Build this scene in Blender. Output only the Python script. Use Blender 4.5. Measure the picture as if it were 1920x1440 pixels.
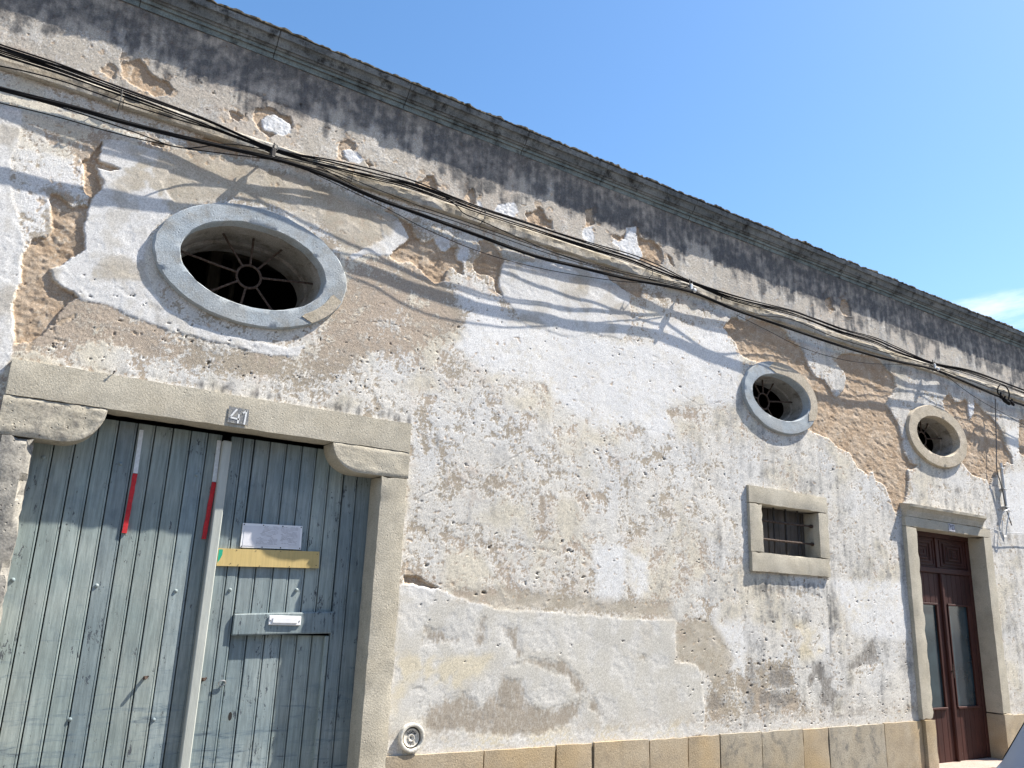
import bpy, math, random
import numpy as np
from mathutils import Matrix, Vector

for o in list(bpy.data.objects):
    bpy.data.objects.remove(o, do_unlink=True)
S = bpy.context.scene
COL = S.collection
random.seed(11)

# ------------------------------------------------------------------ camera
cam_d = bpy.data.cameras.new('camera')
cam = bpy.data.objects.new('camera', cam_d)
COL.objects.link(cam)
cam_d.sensor_fit = 'HORIZONTAL'
cam_d.sensor_width = 36.0
cam_d.lens = 36.0 * 1532.0 / 1920.0
cam_d.clip_start = 0.05
cam_d.clip_end = 3000.0
cam.matrix_world = Matrix(((0.838068, -0.174733, -0.516827, 0.0),
                           (-0.544261, -0.202298, -0.814159, -5.4),
                           (0.037707, 0.96361, -0.26464, 1.6),
                           (0, 0, 0, 1)))
S.camera = cam
S.render.resolution_x = 1024
S.render.resolution_y = 768

# ------------------------------------------------------------------ light
SUN = Vector((2.5, -1.0, 3.7)).normalized()          # towards the sun, which rakes along the wall
SUN_EL = math.asin(SUN.z)
SUN_AZ = math.atan2(SUN.x, SUN.y)
world = bpy.data.worlds.new('World')
S.world = world
world.use_nodes = True
wn = world.node_tree.nodes
wl = world.node_tree.links
wn.clear()
w_out = wn.new('ShaderNodeOutputWorld')
w_bg = wn.new('ShaderNodeBackground')
w_sky = wn.new('ShaderNodeTexSky')
w_sky.sky_type = 'NISHITA'
w_sky.sun_disc = False
w_sky.sun_elevation = SUN_EL
w_sky.sun_rotation = SUN_AZ
w_sky.air_density = 1.15
w_sky.dust_density = 0.6
w_sky.ozone_density = 1.6
w_bg.inputs['Strength'].default_value = 0.095
# thin low clouds all round the horizon, broken up by noise over the sky direction
w_tc = wn.new('ShaderNodeTexCoord')
w_sep = wn.new('ShaderNodeSeparateXYZ')
wl.new(w_tc.outputs['Generated'], w_sep.inputs[0])
w_map = wn.new('ShaderNodeMapping')
w_map.inputs['Scale'].default_value = (3.2, 3.2, 8.5)
w_map.inputs['Location'].default_value = (0.35, 0.1, 0.0)
wl.new(w_tc.outputs['Generated'], w_map.inputs[0])
w_n = wn.new('ShaderNodeTexNoise')
w_n.inputs['Scale'].default_value = 1.6
w_n.inputs['Detail'].default_value = 9.0
w_n.inputs['Roughness'].default_value = 0.58
w_n.inputs['Distortion'].default_value = 0.35
wl.new(w_map.outputs[0], w_n.inputs['Vector'])
w_h = wn.new('ShaderNodeMapRange')            # more cloud low down
w_h.inputs['From Min'].default_value = 0.18
w_h.inputs['From Max'].default_value = 0.42
w_h.inputs['To Min'].default_value = 0.30
w_h.inputs['To Max'].default_value = -0.26
wl.new(w_sep.outputs['Z'], w_h.inputs['Value'])
w_add = wn.new('ShaderNodeMath'); w_add.operation = 'ADD'
wl.new(w_n.outputs['Fac'], w_add.inputs[0]); wl.new(w_h.outputs[0], w_add.inputs[1])
w_c = wn.new('ShaderNodeMapRange'); w_c.interpolation_type = 'SMOOTHSTEP'
w_c.inputs['From Min'].default_value = 0.50
w_c.inputs['From Max'].default_value = 0.74
w_c.inputs['To Max'].default_value = 0.72
wl.new(w_add.outputs[0], w_c.inputs['Value'])
w_mix = wn.new('ShaderNodeMix'); w_mix.data_type = 'RGBA'
wl.new(w_c.outputs[0], w_mix.inputs['Factor'])
w_hs = wn.new('ShaderNodeHueSaturation')
w_hs.inputs['Saturation'].default_value = 1.22
w_hs.inputs['Value'].default_value = 1.0
wl.new(w_sky.outputs[0], w_hs.inputs['Color'])
wl.new(w_hs.outputs[0], w_mix.inputs['A'])
w_mix.inputs['B'].default_value = (6.2, 6.5, 6.9, 1)
wl.new(w_mix.outputs['Result'], w_bg.inputs['Color'])
wl.new(w_bg.outputs[0], w_out.inputs[0])

sun_d = bpy.data.lights.new('sun', 'SUN')
sun_d.energy = 5.0
sun_d.angle = math.radians(0.55)
sun_d.color = (1.0, 0.94, 0.85)
sun_o = bpy.data.objects.new('sun', sun_d)
COL.objects.link(sun_o)
sun_o.location = (12, -8, 20)
sun_o.rotation_euler = SUN.to_track_quat('Z', 'Y').to_euler()

S.view_settings.view_transform = 'Standard'
S.view_settings.look = 'None'
S.view_settings.gamma = 1.0
S.view_settings.use_curve_mapping = False
S.view_settings.exposure = 1.27
S.render.engine = 'CYCLES'

# ------------------------------------------------------------------ measured outlines (metres on the wall: x along it, z up)
DATA = {
 'brown': [[(0.242,4.396),(0.239,4.333),(0.212,4.269),(0.251,4.256),(0.367,4.239),(0.304,4.198),(0.233,4.212),(0.249,4.153),(0.273,4.078),(0.246,4.016),(0.228,3.936),(0.232,3.849),(0.224,3.792),(0.244,3.664),(0.25,3.644),(0.193,3.578),(0.151,3.531),(0.085,3.475),(0.111,3.423),(0.158,3.383),(0.27,3.334),(0.224,3.295),(0.201,3.255),(0.182,3.165),(0.179,3.131),(0.153,3.118),(0.119,3.067),(0.074,3.008),(-0.002,2.975),(-0.029,3.051),(-0.043,3.147),(-0.059,3.227),(-0.057,3.294),(-0.034,3.351),(-0.051,3.449),(-0.069,3.54),(-0.051,3.58),(-0.026,3.629),(0.034,3.664),(0.05,3.686),(0.061,3.743),(0.041,3.826),(0.016,3.891),(0.016,3.945),(0.042,3.961),(0.091,3.933),(0.14,3.886),(0.183,3.915),(0.225,3.932),(0.225,3.994),(0.187,4.038),(0.173,4.108),(0.152,4.187),(0.139,4.228),(0.174,4.256),(0.197,4.325)],[(0.255,5.001),(0.286,5.01),(0.324,5.048),(0.354,5.069),(0.387,5.05),(0.419,5.01),(0.468,4.981),(0.51,4.97),(0.545,4.968),(0.581,4.932),(0.581,4.878),(0.547,4.856),(0.494,4.843),(0.442,4.858),(0.385,4.859),(0.329,4.877),(0.282,4.91)],[(0.175,4.953),(0.207,4.955),(0.245,4.939),(0.238,4.895),(0.237,4.862),(0.209,4.854),(0.167,4.877),(0.143,4.891)],[(0.974,4.909),(1.032,4.924),(1.079,4.903),(1.04,4.854),(0.987,4.863)],[(1.151,5.002),(1.213,5.035),(1.282,5.049),(1.328,5.028),(1.396,5.027),(1.413,4.98),(1.399,4.895),(1.27,4.816),(1.209,4.845),(1.167,4.872),(1.146,4.921)],[(1.781,4.952),(1.852,5.02),(1.913,5.015),(1.927,4.964),(1.898,4.898),(1.883,4.833),(1.853,4.832),(1.824,4.822),(1.782,4.857)],[(2.018,4.881),(2.082,4.862),(2.053,4.843)],[(2.442,4.845),(2.524,4.892),(2.54,4.941),(2.587,4.961),(2.647,4.871),(2.63,4.841),(2.528,4.841)],[(2.952,4.967),(2.991,4.916),(3.006,4.837),(2.95,4.834),(2.902,4.863),(2.924,4.928)],[(3.497,4.892),(3.59,4.946),(3.633,5.006),(3.679,5.005),(3.722,4.915),(3.768,4.914),(3.771,4.832),(3.639,4.838),(3.527,4.83)],[(4.151,5.143),(4.225,5.183),(4.252,5.024),(4.167,4.971)],[(4.762,5.156),(4.802,5.151),(4.809,5.069),(4.876,5.039),(4.958,5.068),(5.048,5.043),(5.102,4.986),(5.108,4.875),(5.045,4.819),(4.828,4.832),(4.855,4.889),(4.788,4.986)],[(5.172,4.983),(5.221,4.962),(5.248,4.874),(5.206,4.891),(5.179,4.939)],[(4.468,4.991),(4.525,4.992),(4.577,4.985),(4.623,5.026),(4.636,5.068),(4.656,5.013),(4.584,4.949),(4.481,4.957)],[(2.202,4.517),(2.243,4.557),(2.296,4.519),(2.381,4.49),(2.433,4.474),(2.461,4.418),(2.497,4.378),(2.56,4.351),(2.613,4.394),(2.641,4.407),(2.689,4.337),(2.747,4.33),(2.788,4.374),(2.846,4.391),(2.851,4.308),(2.907,4.291),(2.929,4.18),(2.879,4.19),(2.828,4.214),(2.782,4.183),(2.752,4.116),(2.745,4.077),(2.681,4.038),(2.618,4.072),(2.548,4.13),(2.448,4.165),(2.364,4.142),(2.305,4.148),(2.281,4.168),(2.3,4.2),(2.362,4.276),(2.417,4.328),(2.423,4.366),(2.366,4.445),(2.325,4.501),(2.257,4.507)],[(3.02,4.336),(3.069,4.368),(3.074,4.446),(3.051,4.502),(3.111,4.538),(3.211,4.509),(3.271,4.463),(3.286,4.375),(3.255,4.266),(3.248,4.198),(3.277,4.134),(3.306,4.084),(3.242,4.116),(3.215,4.227),(3.163,4.242),(3.077,4.219),(3.025,4.248)],[(0.725,4.591),(0.954,4.722),(1.071,4.673),(1.068,4.571),(0.908,4.571),(0.751,4.527)],[(0.522,4.487),(0.572,4.514),(0.599,4.488),(0.541,4.474)],[(4.357,4.608),(4.527,4.574),(4.695,4.591),(4.806,4.593),(4.833,4.535),(4.819,4.451),(4.786,4.443),(4.675,4.469),(4.579,4.482),(4.452,4.528)],[(5.914,4.389),(6.028,4.534),(6.191,4.52),(6.323,4.59),(6.584,4.591),(6.836,4.582),(6.914,4.478),(7.059,4.449),(7.141,4.387),(7.186,4.294),(7.256,4.187),(7.323,4.14),(7.476,4.138),(7.526,4.086),(7.642,3.968),(7.722,4.012),(7.826,4.11),(7.858,4.221),(7.828,4.296),(7.697,4.395),(7.804,4.504),(8.021,4.548),(8.406,4.594),(8.545,4.556),(8.649,4.478),(8.787,4.412),(8.802,4.297),(8.677,4.158),(8.579,4.045),(8.643,3.992),(8.778,3.841),(8.835,3.659),(8.843,3.503),(8.943,3.403),(9.112,3.393),(8.996,3.335),(8.888,3.322),(8.89,3.198),(8.824,3.037),(8.727,2.876),(8.58,2.772),(8.521,2.915),(8.425,3.085),(8.253,3.119),(8.209,3.227),(8.106,3.173),(7.951,3.225),(7.875,3.304),(7.853,3.354),(7.611,3.416),(7.483,3.485),(7.264,3.511),(7.051,3.549),(6.941,3.761),(6.789,3.965),(6.634,4.109),(6.472,4.135),(6.272,4.124),(6.141,4.154),(6.07,4.281)],[(9.782,4.287),(9.869,4.378),(9.966,4.388),(10.048,4.311),(10.173,4.332),(10.299,4.41),(10.36,4.343),(10.354,4.187),(10.411,4.161),(10.485,4.278),(10.534,4.393),(10.631,4.374),(10.746,4.306),(10.893,4.265),(11.032,4.179),(11.132,4.093),(11.176,3.877),(11.314,3.781),(11.288,3.671),(11.16,3.697),(10.921,3.514),(10.746,3.424),(10.671,3.314),(10.626,3.397),(10.285,3.425),(10.112,3.524),(9.922,3.646),(9.926,3.983),(9.81,4.182)],[(11.637,4.316),(11.824,4.383),(11.766,3.818),(11.525,3.859),(11.533,4.006)],[(7.583,5.111),(7.662,5.143),(7.689,5.039),(7.743,5.007),(7.637,4.995),(7.584,5.034)],[(7.866,5.16),(7.947,5.186),(8.01,5.129),(8.025,5.001),(7.906,4.993),(7.843,5.044)],[(2.589,1.785),(2.676,1.801),(2.774,1.746),(2.879,1.721),(2.819,1.714),(2.609,1.735)]],
 'white': [[(-0.704,4.383),(-0.227,4.448),(-0.206,4.289),(-0.219,4.101),(-0.197,3.946),(-0.183,3.898),(-0.139,3.77),(-0.071,3.616),(-0.06,3.55),(-0.062,3.48),(-0.04,3.383),(-0.059,3.227),(-0.029,3.084),(-0.018,2.988),(-0.009,2.892),(-0.05,2.788),(-0.37,2.606)],[(0.228,4.406),(0.397,4.445),(0.578,4.444),(0.688,4.383),(0.608,4.236),(0.731,4.08),(0.598,3.848),(0.599,3.623),(0.728,3.399),(0.971,3.308),(1.252,3.277),(1.58,3.288),(1.708,3.335),(1.661,3.235),(1.442,3.195),(1.085,3.222),(0.749,3.251),(0.49,3.306),(0.276,3.336),(0.158,3.383),(0.085,3.475),(0.155,3.539),(0.25,3.644),(0.224,3.792),(0.229,3.929),(0.254,4.041),(0.293,4.111),(0.24,4.188)],[(2.185,4.403),(2.314,4.465),(2.426,4.385),(2.396,4.308),(2.293,4.176),(2.207,4.144),(2.099,4.135),(1.98,4.038),(1.956,4.074),(2.094,4.191),(2.226,4.282)],[(3.3,4.413),(3.596,4.469),(3.935,4.572),(4.296,4.565),(4.579,4.482),(4.675,4.453),(4.701,4.197),(4.675,4.113),(4.58,3.99),(4.364,3.969),(4.213,3.976),(4.068,3.895),(3.84,3.879),(3.673,3.89),(3.564,3.89),(3.454,3.959),(3.371,4.034),(3.29,4.085),(3.257,4.219)],[(2.551,1.735),(2.769,1.746),(2.992,1.68),(3.223,1.613),(3.556,1.585),(3.959,1.577),(4.279,1.565),(4.674,1.546),(5.187,1.559),(5.193,1.217),(5.336,1.195),(5.464,1.173),(5.509,0.997),(5.529,0.824),(5.497,0.62),(5.018,0.592),(4.242,0.591),(3.28,0.587),(2.54,0.578),(2.544,1.184),(2.551,1.537)],[(8.984,1.778),(8.984,1.72),(8.964,1.663)]],
 'blob': [[(1.195,4.923),(1.231,4.985),(1.286,5.015),(1.347,4.999),(1.402,4.976),(1.414,4.901),(1.373,4.845),(1.325,4.845),(1.267,4.845),(1.218,4.861)],[(1.824,4.904),(1.89,4.941),(1.952,4.932),(1.995,4.892),(1.96,4.838),(1.883,4.833),(1.845,4.861)],[(4.643,5.109),(4.762,5.156),(4.775,4.993),(4.841,4.901),(4.828,4.854),(4.788,4.821),(4.675,4.817),(4.558,4.839),(4.545,4.883),(4.481,4.897),(4.474,4.95),(4.564,4.949),(4.629,4.995)],[(4.119,4.925),(4.154,4.973),(4.228,4.995),(4.26,4.914),(4.243,4.813),(4.157,4.805),(4.12,4.857)],[(2.641,4.407),(2.715,4.456),(2.783,4.452),(2.793,4.385),(2.747,4.33),(2.694,4.338)],[(2.875,4.413),(2.953,4.445),(2.967,4.364),(2.932,4.288),(2.862,4.297)],[(3.223,4.906),(3.382,4.978),(3.441,4.885),(3.362,4.82),(3.174,4.821)],[(10.36,4.343),(10.507,4.389),(10.477,4.242),(10.382,4.143),(10.348,4.221)],[(3.025,4.863),(3.056,4.863),(3.075,4.81),(3.034,4.797)]],
 'soft': [[(2.871,3.558),(3.101,3.786),(3.564,3.89),(4.185,3.93),(4.934,3.988),(5.478,3.886),(5.541,3.633),(5.126,3.459),(5.188,3.217),(4.926,3.178),(4.675,3.238),(4.374,3.073),(4.198,3.164),(3.968,3.267),(3.744,3.412),(3.424,3.445),(3.121,3.432)],[(4.282,2.116),(4.609,2.117),(4.627,1.855),(4.558,1.688),(4.305,1.662)],[(4.674,2.077),(4.885,2.046),(4.864,1.778),(4.763,1.752),(4.704,1.858)],[(7.117,1.515),(7.324,1.519),(7.254,1.241),(6.893,1.255),(7.055,1.29)],[(5.674,1.534),(6.055,1.566),(6.074,1.263),(6.029,1.079),(5.861,1.171),(5.815,1.353)],[(4.937,4.251),(5.936,4.365),(6.152,4.072),(6.052,3.613),(5.681,3.551),(5.406,3.819),(5.001,4.002)],[(10.878,3.495),(12.173,3.722),(11.933,2.832),(11.099,2.766),(10.93,3.157)],[(11.247,4.183),(11.589,4.234),(11.507,3.784),(11.337,3.763),(11.25,3.966)],[(2.89,4.009),(3.24,4.049),(3.408,3.808),(3.267,3.505),(3.065,3.553),(2.955,3.753)],[(-0.177,4.152),(0.133,4.226),(0.182,4.018),(-0.001,3.958),(0.053,3.723),(-0.055,3.603),(-0.151,3.837)],[(7.373,1.988),(8.573,2.046),(8.578,1.433),(7.661,1.473)]],
 'tan': [[(0.379,4.352),(0.705,4.51),(1.091,4.566),(1.282,4.548),(1.513,4.585),(1.759,4.58),(2.105,4.559),(2.313,4.488),(2.238,4.307),(2.135,4.22),(2.055,4.145),(1.931,4.11),(1.709,4.26),(1.467,4.291),(1.093,4.256),(0.859,4.14),(0.704,4.033),(0.598,4.077),(0.469,4.074),(0.349,4.13)],[(0.288,3.54),(0.43,3.596),(0.568,3.615),(0.585,3.546),(0.402,3.481),(0.313,3.475)],[(4.025,4.494),(4.175,4.508),(4.147,4.372),(4.088,4.332),(4.039,4.396)],[(3.273,4.439),(3.595,4.503),(3.653,4.445),(3.329,4.358)],[(5.187,1.545),(5.608,1.578),(5.803,1.399),(5.932,1.217),(5.654,1.039),(5.527,1.128),(5.336,1.195),(5.193,1.217)],[(2.995,1.643),(3.555,1.604),(4.224,1.593),(5.156,1.576),(5.159,1.7),(4.222,1.709),(3.501,1.74),(3.034,1.72)]],
 'damp': [[(2.77,1.452),(2.921,1.436),(2.968,1.382),(3.099,1.403),(3.11,1.366),(3.015,1.328),(2.884,1.345),(2.786,1.344)],[(3.206,1.498),(3.274,1.519),(3.293,1.349),(3.216,1.33),(3.189,1.404)],[(3.441,1.465),(3.561,1.48),(3.609,1.256),(3.546,1.256),(3.494,1.351),(3.436,1.37)],[(3.392,1.032),(3.458,1.124),(3.602,1.085),(3.654,0.99),(3.729,0.914),(3.928,0.87),(4.183,0.941),(4.159,0.825),(3.933,0.719),(3.642,0.676),(3.363,0.707),(3.095,0.753),(2.885,0.728),(2.795,0.834),(2.829,0.937),(2.995,0.968),(3.124,1.001),(3.261,0.926)],[(4.1,1.139),(4.18,1.078),(4.235,0.979),(4.13,0.981),(4.023,1.1),(3.718,1.199),(3.525,1.199),(3.668,1.237),(4.02,1.218)],[(4.262,0.959),(4.316,0.938),(4.425,0.777),(4.344,0.799),(4.247,0.881)],[(4.761,1.272),(4.861,1.272),(4.848,1.23),(4.766,1.23)],[(6.998,1.196),(7.127,1.196),(7.149,1.097),(7.371,1.096),(7.252,0.983),(7.368,0.907),(7.19,0.771),(7.057,0.808),(7.104,0.966),(7.059,1.074),(6.959,0.945),(6.875,0.96),(6.901,1.085)],[(6.355,1.169),(6.638,1.168),(6.71,1.025),(6.668,0.973),(6.344,1.007)],[(6.198,0.959),(6.755,0.92),(6.748,0.835),(6.542,0.799),(6.191,0.85)],[(7.542,1.19),(8.015,1.452),(8.09,1.189),(7.799,1.164),(7.55,1.114)],[(5.534,0.953),(5.683,0.929),(5.777,0.817),(5.528,0.802)]],
 'yellow': [[(2.558,1.254),(3.021,1.237),(3.335,1.256),(3.249,1.145),(3.077,1.038),(2.908,1.005),(2.771,1.148),(2.596,1.046),(2.573,0.842),(2.659,1.01)],[(6.762,1.558),(7.158,1.516),(7.174,1.265),(6.813,1.24)],[(2.525,0.711),(5.08,0.712),(5.515,0.781),(5.496,0.591),(2.539,0.595)]],
 'stain': [[(6.098,1.95),(7.425,2.001),(7.386,1.469),(7.254,1.492),(7.227,1.799),(6.864,1.836),(6.174,1.76)],[(7.198,1.927),(7.419,1.937),(7.304,1.166),(7.21,1.216)],[(-0.023,2.938),(2.555,2.97),(2.563,2.87),(-0.014,2.885)],[(2.721,3.018),(2.826,2.827),(2.928,2.677),(2.84,2.625),(2.691,2.808)]],
 'coarse': [[(0.166,3.298),(0.277,3.325),(0.75,3.241),(1.227,3.196),(1.663,3.22),(1.802,3.375),(1.951,3.902),(2.143,4.126),(2.456,4.123),(2.99,3.988),(3.099,3.831),(2.64,3.51),(2.21,3.379),(1.834,3.066),(1.113,3.008),(0.463,3.09),(0.0,2.959)],[(-0.177,4.152),(0.133,4.226),(0.182,4.018),(0.053,3.723),(-0.055,3.603),(-0.151,3.837)],[(5.597,1.261),(6.657,1.216),(6.925,0.736),(5.578,0.736)]],
 'crack': [[(3.133,4.224),(3.11,4.087),(3.056,3.959),(2.94,3.84),(2.837,3.705)],[(1.947,3.527),(2.106,3.596),(2.317,3.631),(2.541,3.617),(2.728,3.571)],[(2.605,2.329),(2.722,2.392),(2.938,2.516),(3.078,2.511)],[(3.286,2.639),(3.455,2.745),(3.63,2.868)],[(2.935,2.926),(3.042,3.113),(3.155,3.262),(3.168,3.485)],[(1.03,5.46),(1.058,5.292),(1.07,5.074),(1.09,4.908)],[(0.226,5.39),(0.256,5.235),(0.254,5.025),(0.283,4.792)],[(4.736,2.863),(4.614,2.523),(4.556,2.336)],[(5.267,2.303),(5.102,2.014),(4.972,1.65)],[(6.147,1.928),(6.051,1.495),(5.866,1.262),(5.746,0.861)],[(5.039,2.01),(5.138,2.293),(5.177,2.628)],[(8.471,5.328),(8.445,5.051)],[(3.019,5.251),(3.049,4.91)],[(3.849,5.383),(3.865,5.016)],[(6.357,1.193),(6.653,1.159),(6.962,1.152)],[(5.331,3.596),(5.538,3.527),(5.828,3.602)]],
 'holes': [(3.036,2.816),(3.084,2.979),(3.164,3.929),(3.857,3.088),(3.918,3.075),(4.299,2.932),(4.55,3.832),(3.855,3.921),(5.249,3.916),(4.98,2.85),(5.245,3.075),(5.085,2.956),(4.176,1.866),(4.195,1.75),(3.622,1.786),(3.725,1.831),(3.729,1.872),(3.246,1.702),(3.182,1.688),(3.26,1.703),(3.838,1.67),(4.031,2.069),(4.053,2.058),(4.073,1.894),(3.96,2.136),(3.279,2.041),(2.76,1.876),(5.296,1.331),(5.391,1.309),(6.293,1.221),(6.219,1.193),(6.39,1.146),(6.116,1.006),(6.056,0.943),(6.031,0.863),(6.457,1.57),(6.342,1.405),(6.994,1.588),(7.953,1.815),(8.061,1.802),(7.762,1.803),(1.075,3.037),(0.939,3.301),(0.851,5.006),(1.466,5.164),(1.754,5.047),(4.778,4.007),(5.299,3.668),(3.032,2.649),(3.575,2.314),(4.208,2.527),(4.86,2.783),(4.952,2.604),(4.674,2.256),(4.983,2.513),(3.336,2.15),(2.959,2.199),(2.683,2.33),(5.654,2.827),(5.492,2.084),(5.688,1.906),(7.823,3.665),(7.493,3.152),(0.953,3.194),(1.07,3.072),(1.186,3.244),(0.722,3.217),(0.794,3.161),(0.916,3.223),(0.187,2.998),(1.351,3.053)],
 'r1o': [1.287,3.804,0.658,0.43],
 'r1i': [1.29,3.801,0.495,0.301],
 'r2o': [6.696,3.794,0.561,0.374],
 'r2i': [6.704,3.792,0.438,0.232],
 'r3o': [9.547,3.8,0.647,0.372],
 'r3i': [9.54,3.803,0.453,0.236],
 'U': [(-0.563,-0.085,4.766),(-0.396,-0.09,4.75),(-0.08,-0.09,4.752),(0.276,-0.085,4.737),(0.762,-0.09,4.711),(1.286,-0.09,4.673),(1.715,-0.08,4.714),(2.055,-0.075,4.749),(2.368,-0.075,4.773),(2.7,-0.08,4.758),(3.038,-0.085,4.739),(3.528,-0.085,4.741),(4.104,-0.085,4.742),(4.606,-0.08,4.759),(4.965,-0.085,4.741),(5.376,-0.09,4.715),(6.013,-0.085,4.701),(6.817,-0.075,4.755),(7.186,-0.08,4.748),(7.729,-0.085,4.725),(8.308,-0.08,4.749),(8.698,-0.08,4.726),(9.435,-0.09,4.697),(10.258,-0.08,4.747),(10.993,-0.085,4.739),(11.676,-0.085,4.719),(12.714,-0.085,4.704)],
 'L': [(-0.508,-0.135,4.459),(-0.348,-0.14,4.465),(0.076,-0.14,4.493),(0.383,-0.14,4.502),(0.878,-0.14,4.541),(1.284,-0.13,4.585),(1.628,-0.13,4.586),(2.048,-0.135,4.532),(2.495,-0.14,4.505),(2.969,-0.14,4.482),(3.501,-0.14,4.457),(3.949,-0.14,4.481),(4.554,-0.14,4.519),(5.298,-0.13,4.594),(5.944,-0.14,4.548),(6.661,-0.14,4.534),(7.445,-0.14,4.519),(8.31,-0.14,4.528),(9.35,-0.13,4.597),(9.969,-0.14,4.567),(10.835,-0.14,4.51),(11.507,-0.14,4.493),(12.526,-0.14,4.476)],
 'thin': [[(-0.532,-0.07,4.597),(-0.377,-0.075,4.647),(-0.067,-0.08,4.678),(0.287,-0.08,4.669),(0.632,-0.08,4.673),(0.98,-0.085,4.685),(1.289,-0.09,4.644)],[(-0.491,-0.13,4.368),(-0.332,-0.13,4.379),(-0.055,-0.13,4.401),(0.319,-0.13,4.413),(0.654,-0.13,4.447),(0.956,-0.13,4.505),(1.286,-0.125,4.576),(1.634,-0.1,4.632),(1.873,-0.13,4.604)],[(-0.495,-0.14,4.39),(-0.346,-0.14,4.459),(-0.236,-0.14,4.46),(0.021,-0.14,4.467),(0.39,-0.14,4.454),(0.687,-0.13,4.451),(0.987,-0.1,4.605),(1.287,-0.09,4.661)],[(1.287,-0.09,4.661),(1.468,-0.1,4.682),(1.797,-0.11,4.609),(2.141,-0.12,4.533),(2.502,-0.12,4.552),(2.971,-0.13,4.543),(3.505,-0.13,4.525),(4.021,-0.12,4.533),(4.58,-0.11,4.572),(5.34,-0.09,4.673)],[(1.289,-0.1,4.622),(1.631,-0.1,4.658),(2.051,-0.11,4.62),(2.5,-0.12,4.584),(2.97,-0.13,4.57),(3.504,-0.13,4.554),(4.021,-0.12,4.558),(4.58,-0.11,4.593),(5.34,-0.09,4.684)],[(1.283,-0.12,4.619),(1.712,-0.13,4.55),(2.137,-0.14,4.474),(2.503,-0.14,4.399),(2.981,-0.15,4.341),(3.498,-0.15,4.351),(4.008,-0.14,4.407),(4.571,-0.12,4.499),(5.33,-0.1,4.678)],[(2.651,-0.08,4.761),(2.778,-0.075,4.719),(2.858,-0.07,4.674),(3.008,-0.075,4.656),(3.319,-0.08,4.617),(3.758,-0.085,4.573),(4.408,-0.09,4.575),(5.319,-0.11,4.633)],[(5.329,-0.1,4.661),(5.605,-0.11,4.594),(6.11,-0.13,4.55),(6.804,-0.1,4.661),(7.538,-0.08,4.634),(8.306,-0.085,4.637),(8.911,-0.1,4.645),(9.412,-0.1,4.663)],[(5.942,-0.14,4.497),(6.42,-0.13,4.437),(6.926,-0.12,4.373),(7.577,-0.1,4.378),(8.275,-0.09,4.456),(9.413,-0.1,4.67)],[(9.412,-0.1,4.663),(9.745,-0.1,4.583),(10.181,-0.08,4.479),(10.64,-0.06,4.399),(11.083,-0.06,4.336),(11.612,-0.06,4.258),(12.62,-0.06,4.18)],[(9.41,-0.1,4.649),(10.072,-0.09,4.639),(10.825,-0.09,4.62),(11.644,-0.09,4.63),(12.678,-0.09,4.618)]],
 'rod': [(10.935,-0.06,4.5),(10.899,-0.05,4.193),(10.857,-0.045,3.904),(10.79,-0.045,3.548),(10.842,-0.045,3.383),(10.902,-0.045,3.083),(10.921,-0.05,2.983),(10.981,-0.05,2.854)],
 'loop': [(10.794,-0.05,2.992),(10.84,-0.07,3.028),(10.914,-0.07,3.015),(10.842,-0.06,2.842),(10.808,-0.05,2.72),(10.753,-0.05,2.703),(10.73,-0.05,2.767),(10.774,-0.05,2.903)],
 'side': [(10.365,-0.055,2.782),(10.518,-0.05,2.769),(10.738,-0.05,2.748),(11.264,-0.05,2.776),(12.251,-0.05,2.812)],
 'pipe': [(10.922,-0.035,3.649),(10.923,-0.035,3.032)],
}

# ------------------------------------------------------------------ noise
_rng = np.random.RandomState(5)
_perm = np.tile(_rng.permutation(256), 3)
_ga = _rng.rand(256) * 2 * np.pi
_gx, _gy = np.cos(_ga), np.sin(_ga)


def perlin(x, y, seed=0):
    x = np.asarray(x, float) + seed * 17.31
    y = np.asarray(y, float) + seed * 7.77
    xi = np.floor(x).astype(np.int64); yi = np.floor(y).astype(np.int64)
    xf = x - xi; yf = y - yi
    xi &= 255; yi &= 255
    u = xf * xf * xf * (xf * (xf * 6 - 15) + 10)
    v = yf * yf * yf * (yf * (yf * 6 - 15) + 10)

    def g(ix, iy, dx, dy):
        h = _perm[_perm[ix] + iy]
        return _gx[h] * dx + _gy[h] * dy
    a = g(xi, yi, xf, yf); b = g(xi + 1, yi, xf - 1, yf)
    c = g(xi, yi + 1, xf, yf - 1); d = g(xi + 1, yi + 1, xf - 1, yf - 1)
    return ((a + u * (b - a)) * (1 - v) + (c + u * (d - c)) * v) * 1.4


def fbm(x, y, f, octv=3, seed=0, gain=0.5):
    r = 0; a = 1.0; t = 0
    for k in range(octv):
        r = r + a * perlin(x * f, y * f, seed + k * 3.1); t += a
        a *= gain; f *= 2.03
    return r / t


def sst(a, b, x):
    t = np.clip((x - a) / (b - a), 0, 1)
    return t * t * (3 - 2 * t)


def noise3(p, f, seed=0):
    return (float(perlin(p[0] * f + p[1] * f * .7, p[2] * f - p[1] * f * .6, seed)))


# ------------------------------------------------------------------ materials
def newmat(name):
    m = bpy.data.materials.new(name); m.use_nodes = True
    nt = m.node_tree
    b = nt.nodes.get('Principled BSDF')
    return m, nt.nodes, nt.links, b


def n_noise(N, L, vec, scale, detail=4, rough=.55, dist=0.0):
    n = N.new('ShaderNodeTexNoise')
    n.inputs['Scale'].default_value = scale; n.inputs['Detail'].default_value = detail
    n.inputs['Roughness'].default_value = rough; n.inputs['Distortion'].default_value = dist
    L.new(vec, n.inputs['Vector'])
    return n.outputs['Fac']


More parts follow.
